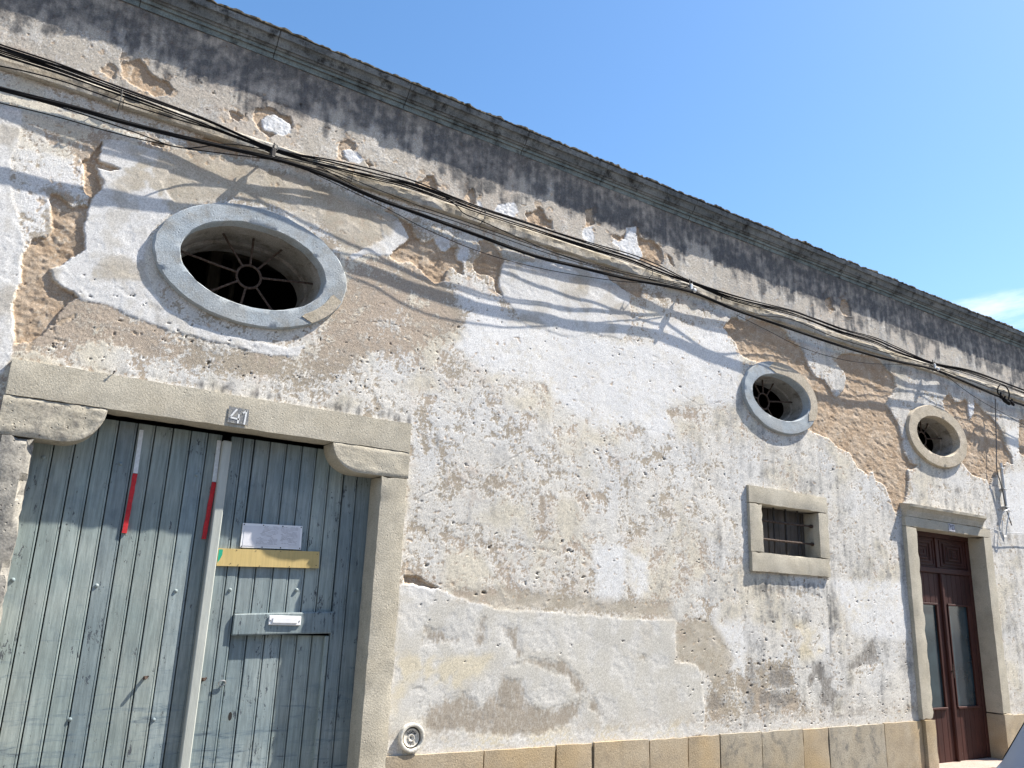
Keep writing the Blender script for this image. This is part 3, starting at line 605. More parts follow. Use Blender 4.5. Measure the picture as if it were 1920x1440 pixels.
def wall_mesh():
    xs = [X_L]
    while xs[-1] < X_R:
        x = xs[-1]
        xs.append(x + (.02 if x < -.75 else .0062 + .00105 * max(0, x)))
    xs = np.array(xs)
    zs = np.arange(.585, 5.50, .0076)
    X, Z = np.meshgrid(xs, zs)
    wx = X + fbm(X, Z, 7, 3, 1) * .022 + fbm(X, Z, 38, 2, 2) * .007
    wz = Z + fbm(X, Z, 7, 3, 3) * .022 + fbm(X, Z, 38, 2, 4) * .007

    def sdf(polys, qx, qz, mar=.35):
        out = np.full(qx.shape, -mar)
        for poly in polys:
            P = np.array(poly)
            x0, x1 = P[:, 0].min() - mar, P[:, 0].max() + mar
            z0, z1 = P[:, 1].min() - mar, P[:, 1].max() + mar
            j0, j1 = np.searchsorted(xs, (x0, x1)); i0, i1 = np.searchsorted(zs, (z0, z1))
            if j1 <= j0 or i1 <= i0: continue
            a = qx[i0:i1, j0:j1]; b = qz[i0:i1, j0:j1]
            d2 = np.full(a.shape, 1e9); ins = np.zeros(a.shape, bool)
            for k in range(len(P)):
                ax, az = P[k]; bx, bz = P[(k + 1) % len(P)]
                ex, ez = bx - ax, bz - az
                t = np.clip(((a - ax) * ex + (b - az) * ez) / (ex * ex + ez * ez + 1e-12), 0, 1)
                d2 = np.minimum(d2, (a - ax - t * ex) ** 2 + (b - az - t * ez) ** 2)
                cr = ((az > b) != (bz > b)) & (a < (bx - ax) * (b - az) / (bz - az + 1e-12) + ax)
                ins ^= cr
            d = np.sqrt(d2); d = np.where(ins, d, -d)
            out[i0:i1, j0:j1] = np.maximum(out[i0:i1, j0:j1], np.clip(d, -mar, mar))
        return out

    def lined(lines, qx, qz, mar=.06):
        out = np.full(qx.shape, mar)
        for ln in lines:
            P = np.array(ln)
            j0, j1 = np.searchsorted(xs, (P[:, 0].min() - mar, P[:, 0].max() + mar)); i0, i1 = np.searchsorted(zs, (P[:, 1].min() - mar, P[:, 1].max() + mar))
            if j1 <= j0 or i1 <= i0: continue
            a = qx[i0:i1, j0:j1]; b = qz[i0:i1, j0:j1]
            for k in range(len(P) - 1):
                ax, az = P[k]; ex, ez = P[k + 1] - P[k]
                t = np.clip(((a - ax) * ex + (b - az) * ez) / (ex * ex + ez * ez + 1e-12), 0, 1)
                out[i0:i1, j0:j1] = np.minimum(out[i0:i1, j0:j1], np.sqrt((a - ax - t * ex) ** 2 + (b - az - t * ez) ** 2))
        return out

    n2 = fbm(X, Z, 1.1, 3, 20); n5 = fbm(X, Z, 4.5, 4, 21); n14 = fbm(X, Z, 14, 4, 22); n45 = fbm(X, Z, 45, 3, 23)
    n90 = fbm(X, Z, 85, 2, 24)
    streak = fbm(X, Z * .13, 9, 4, 25); streak2 = fbm(X, Z * .10, 22, 3, 26)

    s_br = sdf(DATA['brown'], wx, wz)
    s_bl = sdf(DATA['blob'], wx, wz)
    s_wh = sdf(DATA['white'], wx, wz)
    s_so = sdf(DATA['soft'], wx, wz)
    s_ta = sdf(DATA['tan'], wx, wz)
    s_da = sdf(DATA['damp'], wx, wz)
    s_ye = sdf(DATA['yellow'], wx, wz)
    s_st = sdf(DATA['stain'], wx, wz)
    s_co = sdf(DATA['coarse'], wx, wz)
    m_bl = sst(-.004, .006, s_bl)
    m_br = sst(-.005, .004, s_br + n45 * .006) * (1 - m_bl)
    # further flaking: thin crumbs of lost skin around the patches
    near = sst(-.14, -.01, s_br)
    m_cr = sst(.30, .36, n14 + .35 * n45 + .28 * near - .12) * (1 - m_br)
    m_wh = sst(-.006, .006, s_wh + n45 * .004)
    wob = n5 * .05 + n14 * .035 + n45 * .02
    m_so = sst(-.05, .05, s_so + wob)
    m_ta = sst(-.05, .06, s_ta + wob)
    m_da = sst(-.020, .016, s_da + n14 * .04 + n45 * .032 + n90 * .02)
    m_ye = sst(-.05, .05, s_ye + wob)
    m_st = sst(-.05, .06, s_st + wob * .8 + streak * .03)
    m_co = sst(-.07, .07, s_co + wob)
    ck = lined(DATA['crack'], X + n14 * .02 + n45 * .006, Z + fbm(X, Z, 14, 3, 31) * .02)
    # shrinkage cracks of its own
    cr2 = np.abs(fbm(X + n5 * .1, Z, 2.3, 4, 33))
    m_ck = (1 - sst(.0016, .0048, ck)) * sst(-.35, .1, n14 + .6 * n5)
    m_ck2 = (1 - sst(.002, .008, cr2)) * sst(.05, .3, fbm(X, Z, 1.3, 2, 34))

    up = sst(-.02, .03, Z - LEDGE_Z(X) + n14 * .01)           # above the ledge
    right = sst(4.6, 6.4, X + n5 * .6)
    low = 1 - sst(.9, 1.9, Z + n5 * .3)

    # ---------------- pigment
    def C(*c): return np.array(c, float)
    def mix(a, b, f): return a + (np.asarray(b) - a) * f[..., None]
    render = mix(np.broadcast_to(C(.40, .345, .27), X.shape + (3,)), C(.455, .375, .295), sst(-.2, .3, n2))
    render = mix(render, C(.37, .345, .305), sst(-.05, .4, n14) * .5)
    wash = mix(np.broadcast_to(C(.70, .67, .61), X.shape + (3,)), C(.66, .605, .49), sst(-.08, .32, n2 + .6 * n5) * .9 * (1 - .6 * up))
    wash = mix(wash, C(.69, .685, .665), sst(0., .3, fbm(X, Z, 1.6, 2, 40)) * .55)
    bias = .10 + .46 * m_so - .34 * m_co - .20 * up + .05 * low - .30 * m_ta - .10 * near
    bias = bias + .10 * sst(.3, .9, X - 5.2) * (1 - up)
    cov = n5 * .50 + n14 * .40 + n45 * .40 + n90 * .34 + bias
    col = np.stack([render, wash])                      # [bare render, lime wash]; the shader breaks the wash up along 'cov'
    upc = mix(np.broadcast_to(C(.52, .49, .44), X.shape + (3,)), C(.41, .38, .335), sst(-.1, .35, n14 + .6 * n45))
    col = mix(col, upc, up * .55)
    # grime, rain streaks
    gr = np.clip(.32 * n5 + .45 * streak + .35 * n14 + .25 * n45 + .22 * right - .05, 0, 1)
    col = mix(col, C(.30, .295, .285), sst(.04, .50, gr) * (.55 + .10 * right) * (1 - .7 * m_so))
    rust_ = sst(.12, .4, fbm(X, Z, 2.6, 3, 44)) * sst(-.1, .25, n14) * .28 * (1 - right)
    col = mix(col, C(.50, .37, .27), rust_)
    col = mix(col, C(.765, .76, .745), m_so * (1 - up) * .8 * sst(-.35, .1, n5 * .6 + n14 * .5 + n45 * .4 + .05))
    # smooth cement repairs
    cem = mix(np.broadcast_to(C(.45, .405, .325), X.shape + (3,)), C(.53, .48, .40), sst(-.2, .3, n5))
    col = mix(col, cem, m_ta * sst(-.35, .05, n5 * .6 + n14 * .5 + .05) * .9)
    # white patches
    wp = mix(np.broadcast_to(C(.69, .68, .655), X.shape + (3,)), C(.595, .57, .52), sst(0.0, .35, n5 + .4 * n14))
    wp = mix(wp, C(.47, .43, .365), sst(.14, .36, fbm(X, Z, 2.9, 4, 47)) * .75)
    wp = mix(wp, C(.585, .56, .50), (sst(2.2, 2.6, X) * sst(1.75, 1.55, Z)) * (.55 + .45 * sst(-.2, .2, n5 + .3 * n45)))
    col = mix(col, wp, m_wh * .95)
    col = mix(col, cem, m_wh * m_ta * sst(-.2, .12, n5 + .4 * n14))
    # ochre wash, damp
    col = mix(col, C(.74, .635, .42), m_ye * sst(-.3, .2, n5 + .5 * n14) * .5)
    dm = mix(np.broadcast_to(C(.335, .285, .225), X.shape + (3,)), C(.235, .215, .19), right)
    damp = np.clip(s_da / .13 + .40 + .25 * n5 + .15 * n14, 0, .70)
    # dirt line along the foot of the wall
    ft = sst(.30, 0.0, Z - .62 + n14 * .15) * sst(-.1, .2, n14 + n45 * .7 + .12 * right)
    col = mix(col, C(.36, .30, .24), ft * .55)
    col = mix(col, C(.68, .665, .63), sst(.11, .06, Z - .62 + n14 * .04) * sst(-.15, .05, n45 + .6 * n14) * .8)
    # black growth under the cornice and below sills, running down in streaks
    dz = CORN_B(X) - Z
    lim = .36 + .26 * n2 + .26 * streak + .06 * streak2 + .30 * n5 + .10 * sst(3, 8, X)
    bk = sst(.20, -.12, dz - lim)
    bk = bk * (.86 + .28 * streak2 + .45 * n5 + .40 * n14)
    soot = np.clip(bk, 0, 1)
    col = mix(col, C(.42, .42, .42), sst(.22, .42, streak2 + .25 * n14) * sst(.5, .1, dz) * .5)
    sk = m_st * np.clip(.55 + .9 * streak2 + .4 * n14, 0, 1)
    soot = np.maximum(soot, sk * .95)
    soot = np.maximum(soot, .62 * sst(.0, .5, .5 * n5 + .35 * fbm(X, Z * .4, 16, 3, 73) + .3 * n45 + .22 * streak + .08) * right * (1 - up))
    soot = np.maximum(soot, np.clip(.14 + .18 * n5 + .24 * streak + .34 * fbm(X, Z, 1.4, 2, 71) + .07 * up - .16 * m_so, 0, .55))
    soot = soot * (1 - m_br * .7) * (1 - m_bl) * (1 - m_wh * .8)
    # bare earth and stone
    earth = mix(np.broadcast_to(C(.45, .335, .23), X.shape + (3,)), C(.51, .405, .30), sst(-.2, .3, n5 + .4 * n14))
    earth = mix(earth, C(.29, .195, .115), sst(0.0, .4, n14 + .5 * n45) * .5)
    earth = mix(earth, C(.60, .53, .43), sst(.22, .4, n45 + .5 * fbm(X, Z, 9, 2, 50)) * .6)
    col = mix(col, earth, m_br)
    col = mix(col, C(.50, .385, .27), m_cr * .8 * (1 - m_wh))
    col = mix(col, mix(np.broadcast_to(C(.70, .705, .705), X.shape + (3,)), C(.56, .55, .53), sst(.05, .35, n14)), m_bl)
    col = mix(col, C(.13, .11, .09), np.clip(m_ck * .55 + m_ck2 * .28, 0, .8) * (1 - m_br))

    # ---------------- relief (h > 0 stands out towards the street)
    h = fbm(X, Z, .75, 2, 60) * .009 + fbm(X, Z, 2.2, 2, 61) * .0045
    thick = .017 + .006 * n2 + .004 * n5
    rough = (.0016 + .0014 * m_co + .0012 * up) * (1 - .75 * np.maximum(m_wh, m_ta * .7)) * (1 - .45 * m_so)
    grain_ = fbm(X, Z, 62, 3, 62, .6)
    h = h + rough * grain_ * (1.0) + n14 * .0018 * (1 - m_wh)
    h = h + m_wh * (.0032 + .0010 * n5) + sst(-.05, .04, n5 * .55 + n14 * .42 + n45 * .12 + bias) * .0013
    h = h - m_cr * .0035 * (1 - m_wh)
    br_rel = n5 * .011 + n14 * .006 + n45 * .0030 + grain_ * .0022 - np.abs(fbm(X + Z * .5, Z * 1.8, 6, 4, 64)) * .012 + .002
    h = h * (1 - m_br) + m_br * (fbm(X, Z, .75, 2, 60) * .010 - thick + br_rel)
    h = h + m_bl * (-.003 + n14 * .006 + n45 * .0025)
    h = h - m_ck * .0032 - m_ck2 * .0012
    h = h - m_da * .0025
    # pits
    rs = np.random.RandomState(9)
    pits = [(x, z, rs.uniform(.005, .010)) for x, z in DATA['holes']]
    for _ in range(260):
        pits.append((rs.uniform(5.2, 8.6), .65 + abs(rs.normal(0, .42)), rs.uniform(.002, .0065)))
    for _ in range(170):
        pits.append((rs.uniform(-.1, 3.2), rs.uniform(2.95, 3.5), rs.uniform(.002, .0055)))
    for _ in range(200):
        pits.append((rs.uniform(2.6, 8.5), rs.uniform(1.2, 4.2), rs.uniform(.002, .006)))
    for px, pz, pr in pits:
        j0, j1 = np.searchsorted(xs, (px - .03, px + .03)); i0, i1 = np.searchsorted(zs, (pz - .03, pz + .03))
        if j1 - j0 < 2 or i1 - i0 < 2: continue
        d = np.hypot((X[i0:i1, j0:j1] - px) * (1 + .3 * math.sin(px * 90)), Z[i0:i1, j0:j1] - pz)
        d = d * (1 + 1.3 * n45[i0:i1, j0:j1] + .8 * n90[i0:i1, j0:j1])
        k = 1 - sst(pr * .5, pr * 1.2, d)
        h[i0:i1, j0:j1] -= k * (pr * 1.3)
        col[:, i0:i1, j0:j1] = mix(col[:, i0:i1, j0:j1], C(.11, .09, .065), k * .7)
    grain_att = np.clip(.55 + .6 * m_co + .35 * up + .6 * m_br - .35 * m_wh - .3 * m_ta, .1, 1.4)

    # ---------------- openings
    Xc = .5 * (X[:-1, :-1] + X[1:, 1:]); Zc = .5 * (Z[:-1, :-1] + Z[1:, 1:])
    cut = (Xc > .10) & (Xc < 2.44) & (Zc < 2.78)
    cut |= (Xc > 6.25) & (Xc < 7.25) & (Zc > 2.12) & (Zc < 2.74)
    cut |= (Xc > 8.78) & (Xc < 10.37) & (Zc < 2.71)
    for key in ('r1', 'r2', 'r3'):
        cx, cz, a, b = OV[key]
        cut |= ((Xc - cx) / (a + .05)) ** 2 + ((Zc - cz) / (b + .045)) ** 2 < 1
    # ---------------- mesh
    nz, nx = X.shape
    idx = np.arange(nz * nx).reshape(nz, nx)
    quads = np.stack([idx[:-1, :-1], idx[:-1, 1:], idx[1:, 1:], idx[1:, :-1]], -1)[~cut]
    org = origin_of(bld)
    co = np.stack([X - org.x, -h - org.y, Z - org.z], -1).reshape(-1, 3).astype(np.float32)
    used = np.zeros(nz * nx, bool); used[quads.ravel()] = True
    remap = np.cumsum(used) - 1
    quads = remap[quads]; co = co[used]
    me = bpy.data.meshes.new('wall')
    me.vertices.add(len(co)); me.vertices.foreach_set('co', co.ravel())
    nq = len(quads)
    me.loops.add(nq * 4); me.loops.foreach_set('vertex_index', quads.ravel().astype(np.int32))
    me.polygons.add(nq)
    me.polygons.foreach_set('loop_start', np.arange(0, nq * 4, 4, dtype=np.int32))
    hq = co[:, 1][quads]; me.polygons.foreach_set('use_smooth', (hq.max(1) - hq.min(1)) < .0045)   # broken edges stay crisp
    me.update(calc_edges=True)
    for nm, layer in (('pigment_render', col[0]), ('pigment_wash', col[1]), ('pigment_damp', dm)):
        ca = me.color_attributes.new(nm, 'FLOAT_COLOR', 'POINT')
        rgba = np.ones((len(co), 4), np.float32); rgba[:, :3] = np.clip(layer.reshape(-1, 3)[used], .01, .9)
        ca.data.foreach_set('color', rgba.ravel())
    for nm, val in (('grain', grain_att), ('cov', cov), ('soot', soot), ('damp', damp)):
        at = me.attributes.new(nm, 'FLOAT', 'POINT')
        at.data.foreach_set('value', val.reshape(-1)[used].astype(np.float32))
    me.materials.append(M['wall'])
    return me


OV = {'r1': (1.287, 3.803, .495, .301), 'r2': (6.70, 3.795, .440, .240), 'r3': (9.545, 3.80, .452, .240)}
OV_OUT = {'r1': (.658, .430), 'r2': (.565, .376), 'r3': (.625, .376)}
wall = bpy.data.objects.new('wall', wall_mesh())
link(wall, bld)

# --- shell behind it, so that the rooms are dark
sh = MB()
sh.box(X_L, X_L + .3, .02, 6.0, .0, 5.5)
sh.box(X_R - .3, X_R, .02, 6.0, .0, 5.5)
sh.box(X_L + .3, X_R - .3, 5.7, 6.0, .0, 5.5)
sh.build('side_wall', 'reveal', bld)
MB().add([(X_L - .1, .05, 5.50), (X_R + .1, .05, 5.50), (X_R + .1, 6.1, 5.9), (X_L - .1, 6.1, 5.9),
          (X_L - .1, .05, 5.60), (X_R + .1, .05, 5.60), (X_R + .1, 6.1, 6.0), (X_L - .1, 6.1, 6.0)],
         [(0, 1, 2, 3), (4, 5, 6, 7), (0, 1, 5, 4), (1, 2, 6, 5), (2, 3, 7, 6), (3, 0, 4, 7)]).build('roof', 'roof', bld)
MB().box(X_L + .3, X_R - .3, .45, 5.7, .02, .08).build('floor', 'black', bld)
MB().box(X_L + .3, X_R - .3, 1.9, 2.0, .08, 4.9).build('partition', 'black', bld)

# --- cornice in cast lengths
cp = [(.04, 0.0), (-.008, 0.0), (-.022, .030), (-.038, .031), (-.046, .050), (-.060, .051), (-.066, .064), (-.078, .065), (-.094, .098), (-.106, .116), (-.124, .118), (-.136, .158), (.04, .158)]
jx = [X_L, -1.0, .30, 1.22, 2.28, 3.42, 4.30, 5.45, 6.55, 7.85, 9.3, 10.6, 11.9, 13.3, 14.7, X_R]
for i in range(len(jx) - 1):
    a, b = jx[i] + .003, jx[i + 1] - .003
    n = max(2, int((b - a) / .04))
    xs_ = [a + (b - a) * k / n for k in range(n + 1)]
    mb = MB(); base = len(mb.v)
    mb.extrude_x([(y, z) for y, z in cp], xs_, .0022, 3 + i, [0] + [1] * 11 + [0])
    mb.v = [(x, y - (.002 if i % 2 else 0), z + CORN_B(x)) for x, y, z in mb.v]
    mb.fm = [(1 if (k % 13) in (1, 3) else 0) if k < 13 * (len(xs_) - 1) else 0 for k in range(len(mb.f))]
    mb.build('cornice_block', ['cornice', 'cornice_teal'], bld)
# blackened, crumbling bed of mortar and moss on top of it
n = 900
capv = []; capf = []
prof_n = 7
for i in range(n + 1):
    x = X_L + (X_R - X_L) * i / n
    z0 = CORN_B(x) + .1585
    e = .010 * noise3((x, 0, 1), 2.1, 80) + .014 * noise3((x, 0, 2), 9, 81) + .012 * noise3((x, 0, 3), 31, 82)
    t = .034 + .012 * noise3((x, 1, 1), 3.3, 83) + .016 * noise3((x, 1, 2), 14, 84) + .010 * noise3((x, 1, 3), 45, 85)
    t = max(.012, t)
    y0 = -.130 - e - .008
    for (yy, zz) in ((.04, 0.0), (y0 + .010, 0.0), (y0 - .002, .35 * t), (y0 + .004 * noise3((x, 2, 1), 40, 86), .75 * t), (y0 + .018, t), (-.05, t * 1.15 + .01 * noise3((x, 3, 1), 25, 87)), (.04, t)):
        capv.append((x, yy, z0 + zz))
for i in range(n):
    for j in range(prof_n): capf.append((i * prof_n + j, i * prof_n + (j + 1) % prof_n, (i + 1) * prof_n + (j + 1) % prof_n, (i + 1) * prof_n + j))
capf.append(tuple(range(prof_n))); capf.append(tuple(n * prof_n + j for j in range(prof_n)))
MB().add(capv, capf).build('cornice_cap', 'cap', bld)

# --- string course that carries the cables
lp = [(.03, -.048), (-.030, -.048), (-.040, -.040), (-.044, .0), (-.046, .030), (-.040, .042), (.03, .060)]
jl = [X_L, -.9, .31, 1.9, 3.07, 4.42, 5.85, 7.3, 8.35, 9.7, 11.2, 12.8, 14.4, X_R]
for i in range(len(jl) - 1):
    a, b = jl[i] + .002, jl[i + 1] - .002
    n = max(2, int((b - a) / .03))
    mb = MB().extrude_x(lp, [a + (b - a) * k / n for k in range(n + 1)], .0075, 40 + i, [0, 1, 1, 1, 1, 1, 0])
    mb.v = [(x, y, z + LEDGE_Z(x) - .002 * (i % 2)) for x, y, z in mb.v]
    mb.build('ledge_length', 'ledge', bld)

# --- plinth stones
PJ = [(-2.6, -1.5, 'plinth_grey'), (-1.5, -.02, 'plinth_ochre'), (2.535, 3.30, 'plinth_ochre'), (3.30, 3.938, 'plinth_ochre'), (3.938, 4.295, 'plinth_ochre'), (4.295, 4.871, 'plinth_ochre'),
      (4.871, 5.303, 'plinth_ochre'), (5.303, 5.68, 'plinth_ochre'), (5.68, 6.209, 'plinth_grey'), (6.209, 6.775, 'plinth_grey'), (6.775, 7.146, 'plinth_ochre'),
      (7.146, 8.033, 'plinth_grey'), (8.033, 8.69, 'plinth_ochre'), (10.47, 11.4, 'plinth_ochre'), (11.4, 12.5, 'plinth_grey'), (12.5, 13.8, 'plinth_ochre'), (13.8, 15.0, 'plinth_grey'), (15.0, 16.0, 'plinth_ochre')]
for i, (a, b, mt) in enumerate(PJ):
    MB().stone(a + .003, b - .003, -.024 + .003 * math.sin(i * 2.1), .28, .101, .619 + .004 * math.sin(i * 1.7), .09, .0025, .006, i).build('plinth_stone', mt, bld, smooth=True)

# --- oval windows
def oval_window(key, ringmat, bare, hub, spokes, p, bare_to, dep):
    cx, cz, a, b = OV[key]; A, Bo = OV_OUT[key]
    w = part('oval_window', bld)
    w.location = (cx - bld.location.x, 0 - bld.location.y, cz - bld.location.z)
    prof = [(A + .004, Bo + .004, .03), (A + .001, Bo + .001, -p + .010), (A - .007, Bo - .007, -p), (A - .05, Bo - .05, -p - .001), (a + .04, b + .04, -p + .001), (a + .006, b + .006, -p), (a, b, -p + .006), (a - .004, b - .004, .05)]
    MB().oval(cx, cz, prof, 160, wob=.010, seed=int(cx * 10)).build('surround', ringmat, w, smooth=True)
    if bare_to:
        a0, a1 = bare_to
        n = 60
        mb = MB(); vs = []; fs = []
        for k in range(n + 1):
            th = a0 + (a1 - a0) * k / n
            fade = min(1, min(k, n - k) / 5.)
            r0 = .5 - (.47 if a1 - a0 > 1.5 else .10) * fade * (.93 + .06 * noise3((th, 0, 0), 3.0, 3)); r1 = .5 + .52 * fade * (.93 + .05 * noise3((th, 0, 5), 4, 4))
            for q, dy in ((.5 + (r0 - .5), .004), (r0 + .02, -.0042), (.5 * (r0 + r1), -.005 + .0015 * noise3((th, 1, 0), 9, 8)), (r1 - .02, -.0042), (r1, .004)):
                qq = min(max(q, 0.02), .995)
                vs.append((cx + (a + (A - a) * qq) * math.cos(th), -p + dy, cz + (b + (Bo - b) * qq) * math.sin(th)))
        for k in range(n):
            for j in range(4): fs.append((k * 5 + j, k * 5 + j + 1, (k + 1) * 5 + j + 1, (k + 1) * 5 + j))
        mb.add(vs, fs).build('bare_mortar_patch', bare, w, smooth=True)
    # splayed reveal through the thick wall
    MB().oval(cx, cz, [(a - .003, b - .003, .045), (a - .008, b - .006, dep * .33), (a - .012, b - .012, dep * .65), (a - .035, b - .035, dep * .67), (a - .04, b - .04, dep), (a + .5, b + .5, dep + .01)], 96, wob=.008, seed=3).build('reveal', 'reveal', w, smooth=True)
    # iron star grille
    hx, hz, hr, gy = hub
    ring = [(hx + hr * math.cos(t * math.pi / 12), gy, hz + hr * math.sin(t * math.pi / 12)) for t in range(25)]
    MB().tube(ring, .009, 6, False).build('grille_hub', 'rust', w, smooth=True)
    for t in spokes:
        t = math.radians(t)
        c, q = math.cos(t), math.sin(t)
        # out to the reveal
        lo, hi = 0.0, 2.0
        for _ in range(30):
            m_ = .5 * (lo + hi)
            if ((hx + c * m_ - cx) / (a - .006)) ** 2 + ((hz + q * m_ - cz) / (b - .006)) ** 2 < 1: lo = m_
            else: hi = m_
        L_ = lo + .006
        pts = []
        for k in range(9):
            d = hr + (L_ - hr) * k / 8
            pts.append((hx + c * d + .002 * noise3((d, t, 1), 14, 5), gy + .003 * noise3((d, t, 2), 14, 6), hz + q * d + .002 * noise3((d, t, 3), 14, 7)))
        MB().tube(pts, .0085, 5).build('grille_spoke', 'rust', w)
    return w


SP = [8, 52, 90, 128, 172, 215, 262, 312]
oval_window('r1', 'ring_blue', 'ring_bare', (1.30, 3.80, .085, .19), SP, .036, (math.radians(-52), math.radians(-12)), .46)
oval_window('r2', 'ring_blue', 'ring_bare', (6.66, 3.79, .085, .17), SP, .040, (math.radians(-38), math.radians(112)), .27)
oval_window('r3', 'ring_bare', 'ring_bare', (9.53, 3.80, .085, .17), SP, .040, None, .28)
# roof timbers seen through the first oval
for x0, x1, y0, y1, z0, z1 in ((1.22, 1.32, 1.25, 1.36, 2.2, 5.48), (1.46, 1.50, 1.5, 1.55, 2.2, 4.6), (.2, 3.0, 1.38, 1.5, 4.42, 4.52), (.2, 3.0, .95, 1.06, 4.62, 4.74)):
    MB().box(x0, x1, y0, y1, z0, z1, .008).build('roof_timber', 'beam', bld)

# --- gate surround
gs = part('gate_surround', bld)
lin = MB().stone(-.006, 2.547, -.034, .16, 2.668, 2.882, .055, .0030, .0028, 4)
lin.build('lintel', 'limestone', gs, smooth=True)


def bracket(x_out, x_tip, r_in, z0, z1, y0, y1, mat, amp, seed):
    """shaped stone under the lintel: flat against the jamb, quarter-round towards the opening"""
    nx, nz = 30, 12
    sgn = 1 if x_tip > x_out else -1
    L_ = abs(x_tip - x_out)

    def zb(u):
        d = u * L_ - (L_ - r_in)
        if d <= 0: return z0
        t = min(1, d / r_in)
        return z1 - (z1 - z0) * math.sqrt(max(0, 1 - t * t))
    mb = MB(); vs = []; fs = []
    us = [1 - (1 - i / nx) ** 1.5 for i in range(nx + 1)]
    for side, y in ((0, y0), (1, y1)):
        for u in us:
            for j in range(nz + 1):
                zz = zb(u) + (z1 - zb(u)) * j / nz
                xx = x_out + sgn * u * L_
                d = amp * (noise3((xx, 0, zz), 8, seed) + .7 * noise3((xx, 0, zz * 1.7), 21, seed + 1) + .4 * noise3((xx, 0, zz), 55, seed + 2)) if side == 0 else 0
                ed = .006 if (j in (0, nz)) and side == 0 else 0
                vs.append((xx, y + d + ed, zz))
    m_ = nz + 1; off = (nx + 1) * m_
    for i in range(nx):
        for j in range(nz):
            q = (i * m_ + j, (i + 1) * m_ + j, (i + 1) * m_ + j + 1, i * m_ + j + 1)
            fs.append(q); fs.append(tuple(off + k for k in q[::-1]))
        fs.append((i * m_, off + i * m_, off + (i + 1) * m_, (i + 1) * m_))
        fs.append((i * m_ + nz, (i + 1) * m_ + nz, off + (i + 1) * m_ + nz, off + i * m_ + nz))
    for j in range(nz):
        fs.append((j, j + 1, off + j + 1, off + j))
    return mb.add(vs, fs).build('bracket', mat, gs, smooth=True)


o = bracket(-.010, .532, .215, 2.440, 2.665, -.032, .16, 'limestone_pitted', .007, 3)
o['label'] = 'pitted and eroded bracket stone'
bracket(2.548, 1.962, .215, 2.476, 2.665, -.034, .16, 'limestone', .003, 9)
o = MB().stone(-.02, .187, -.030, .30, .10, 2.437, .04, .013, .016, 14, 7.0).build('jamb', 'limestone_rough', gs, smooth=True)
o['label'] = 'badly eroded grey jamb stone'
MB().stone(2.341, 2.545, -.034, .30, .10, 2.473, .05, .003, .007, 21).build('jamb', 'limestone', gs, smooth=True)
# hidden return behind the stones
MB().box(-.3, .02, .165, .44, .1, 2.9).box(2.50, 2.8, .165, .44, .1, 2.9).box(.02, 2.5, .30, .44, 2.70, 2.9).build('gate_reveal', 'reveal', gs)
# painted house number 41
nb = part('house_number', bld)
MB().add([(1.233, -.0395, 2.693), (1.366, -.0395, 2.690), (1.362, -.0395, 2.797), (1.231, -.0395, 2.799)], [(0, 1, 2, 3)]).build('number_field', 'num_dark', nb, recalc=False)


def strokes(mb, lines, w, y):
    for (ax, az), (bx, bz) in lines:
        dx, dz = bx - ax, bz - az; l = math.hypot(dx, dz); nx_, nz_ = -dz / l * w / 2, dx / l * w / 2
        ex, ez = dx / l * w * .3, dz / l * w * .3
        mb.add([(ax - nx_ - ex, y, az - nz_ - ez), (bx - nx_ + ex, y, bz - nz_ + ez), (bx + nx_ + ex, y, bz + nz_ + ez), (ax + nx_ - ex, y, az + nz_ - ez)], [(0, 1, 2, 3)])
    return mb


strokes(MB(), [((1.282, 2.785), (1.247, 2.730)), ((1.247, 2.727), (1.305, 2.722)), ((1.299, 2.752), (1.298, 2.698))], .011, -.0415).build('figure_four', 'num_white', nb, recalc=False)
strokes(MB(), [((1.327, 2.768), (1.344, 2.786)), ((1.346, 2.786), (1.340, 2.696))], .011, -.0415).build('figure_one', 'num_white', nb, recalc=False)

# --- the gate itself
gate = part('plank_gate', bld)
GY = .155


def plank(x0, x1, z0, z1, y, mat, seed, bead=True, flip=False):
    w = x1 - x0; g_ = .0032
    if bead:
        pr = [(g_, .03), (g_, .004), (.005, 0), (w - .019, 0), (w - .0165, .0045), (w - .013, .001), (w - .007, .001), (w - .003, .005), (w - g_, .006), (w - g_, .03)]
    else:
        pr = [(g_, .03), (g_, .004), (.005, 0), (w - .005, 0), (w - g_, .004), (w - g_, .03)]
    if flip: pr = [(w - q, yy) for q, yy in pr][::-1]
    n = max(1, int((z1 - z0) / .25))
    mb = MB().extrude_z(pr, [z0 + (z1 - z0) * k / n for k in range(n + 1)])
    tw = random.uniform(-.0005, .0005); bow = random.uniform(-.0008, .0008)
    mb.v = [(x0 + px, y + py + tw * (px / w - .5) * 2 + bow * math.sin((pz - z0) / (z1 - z0) * math.pi) + seed, pz) for px, py, pz in mb.v]
    return mb.build('plank', mat, gate)


seams = [.170, .296, .407, .517, .627, .737, .842, .950, 1.062, 1.169, 1.262]
for i in range(len(seams) - 1):
    plank(seams[i], seams[i + 1], .13, 2.640, GY, 'gate' if i not in (4, 8) else 'gate_blue', random.uniform(-.0007, .0007))
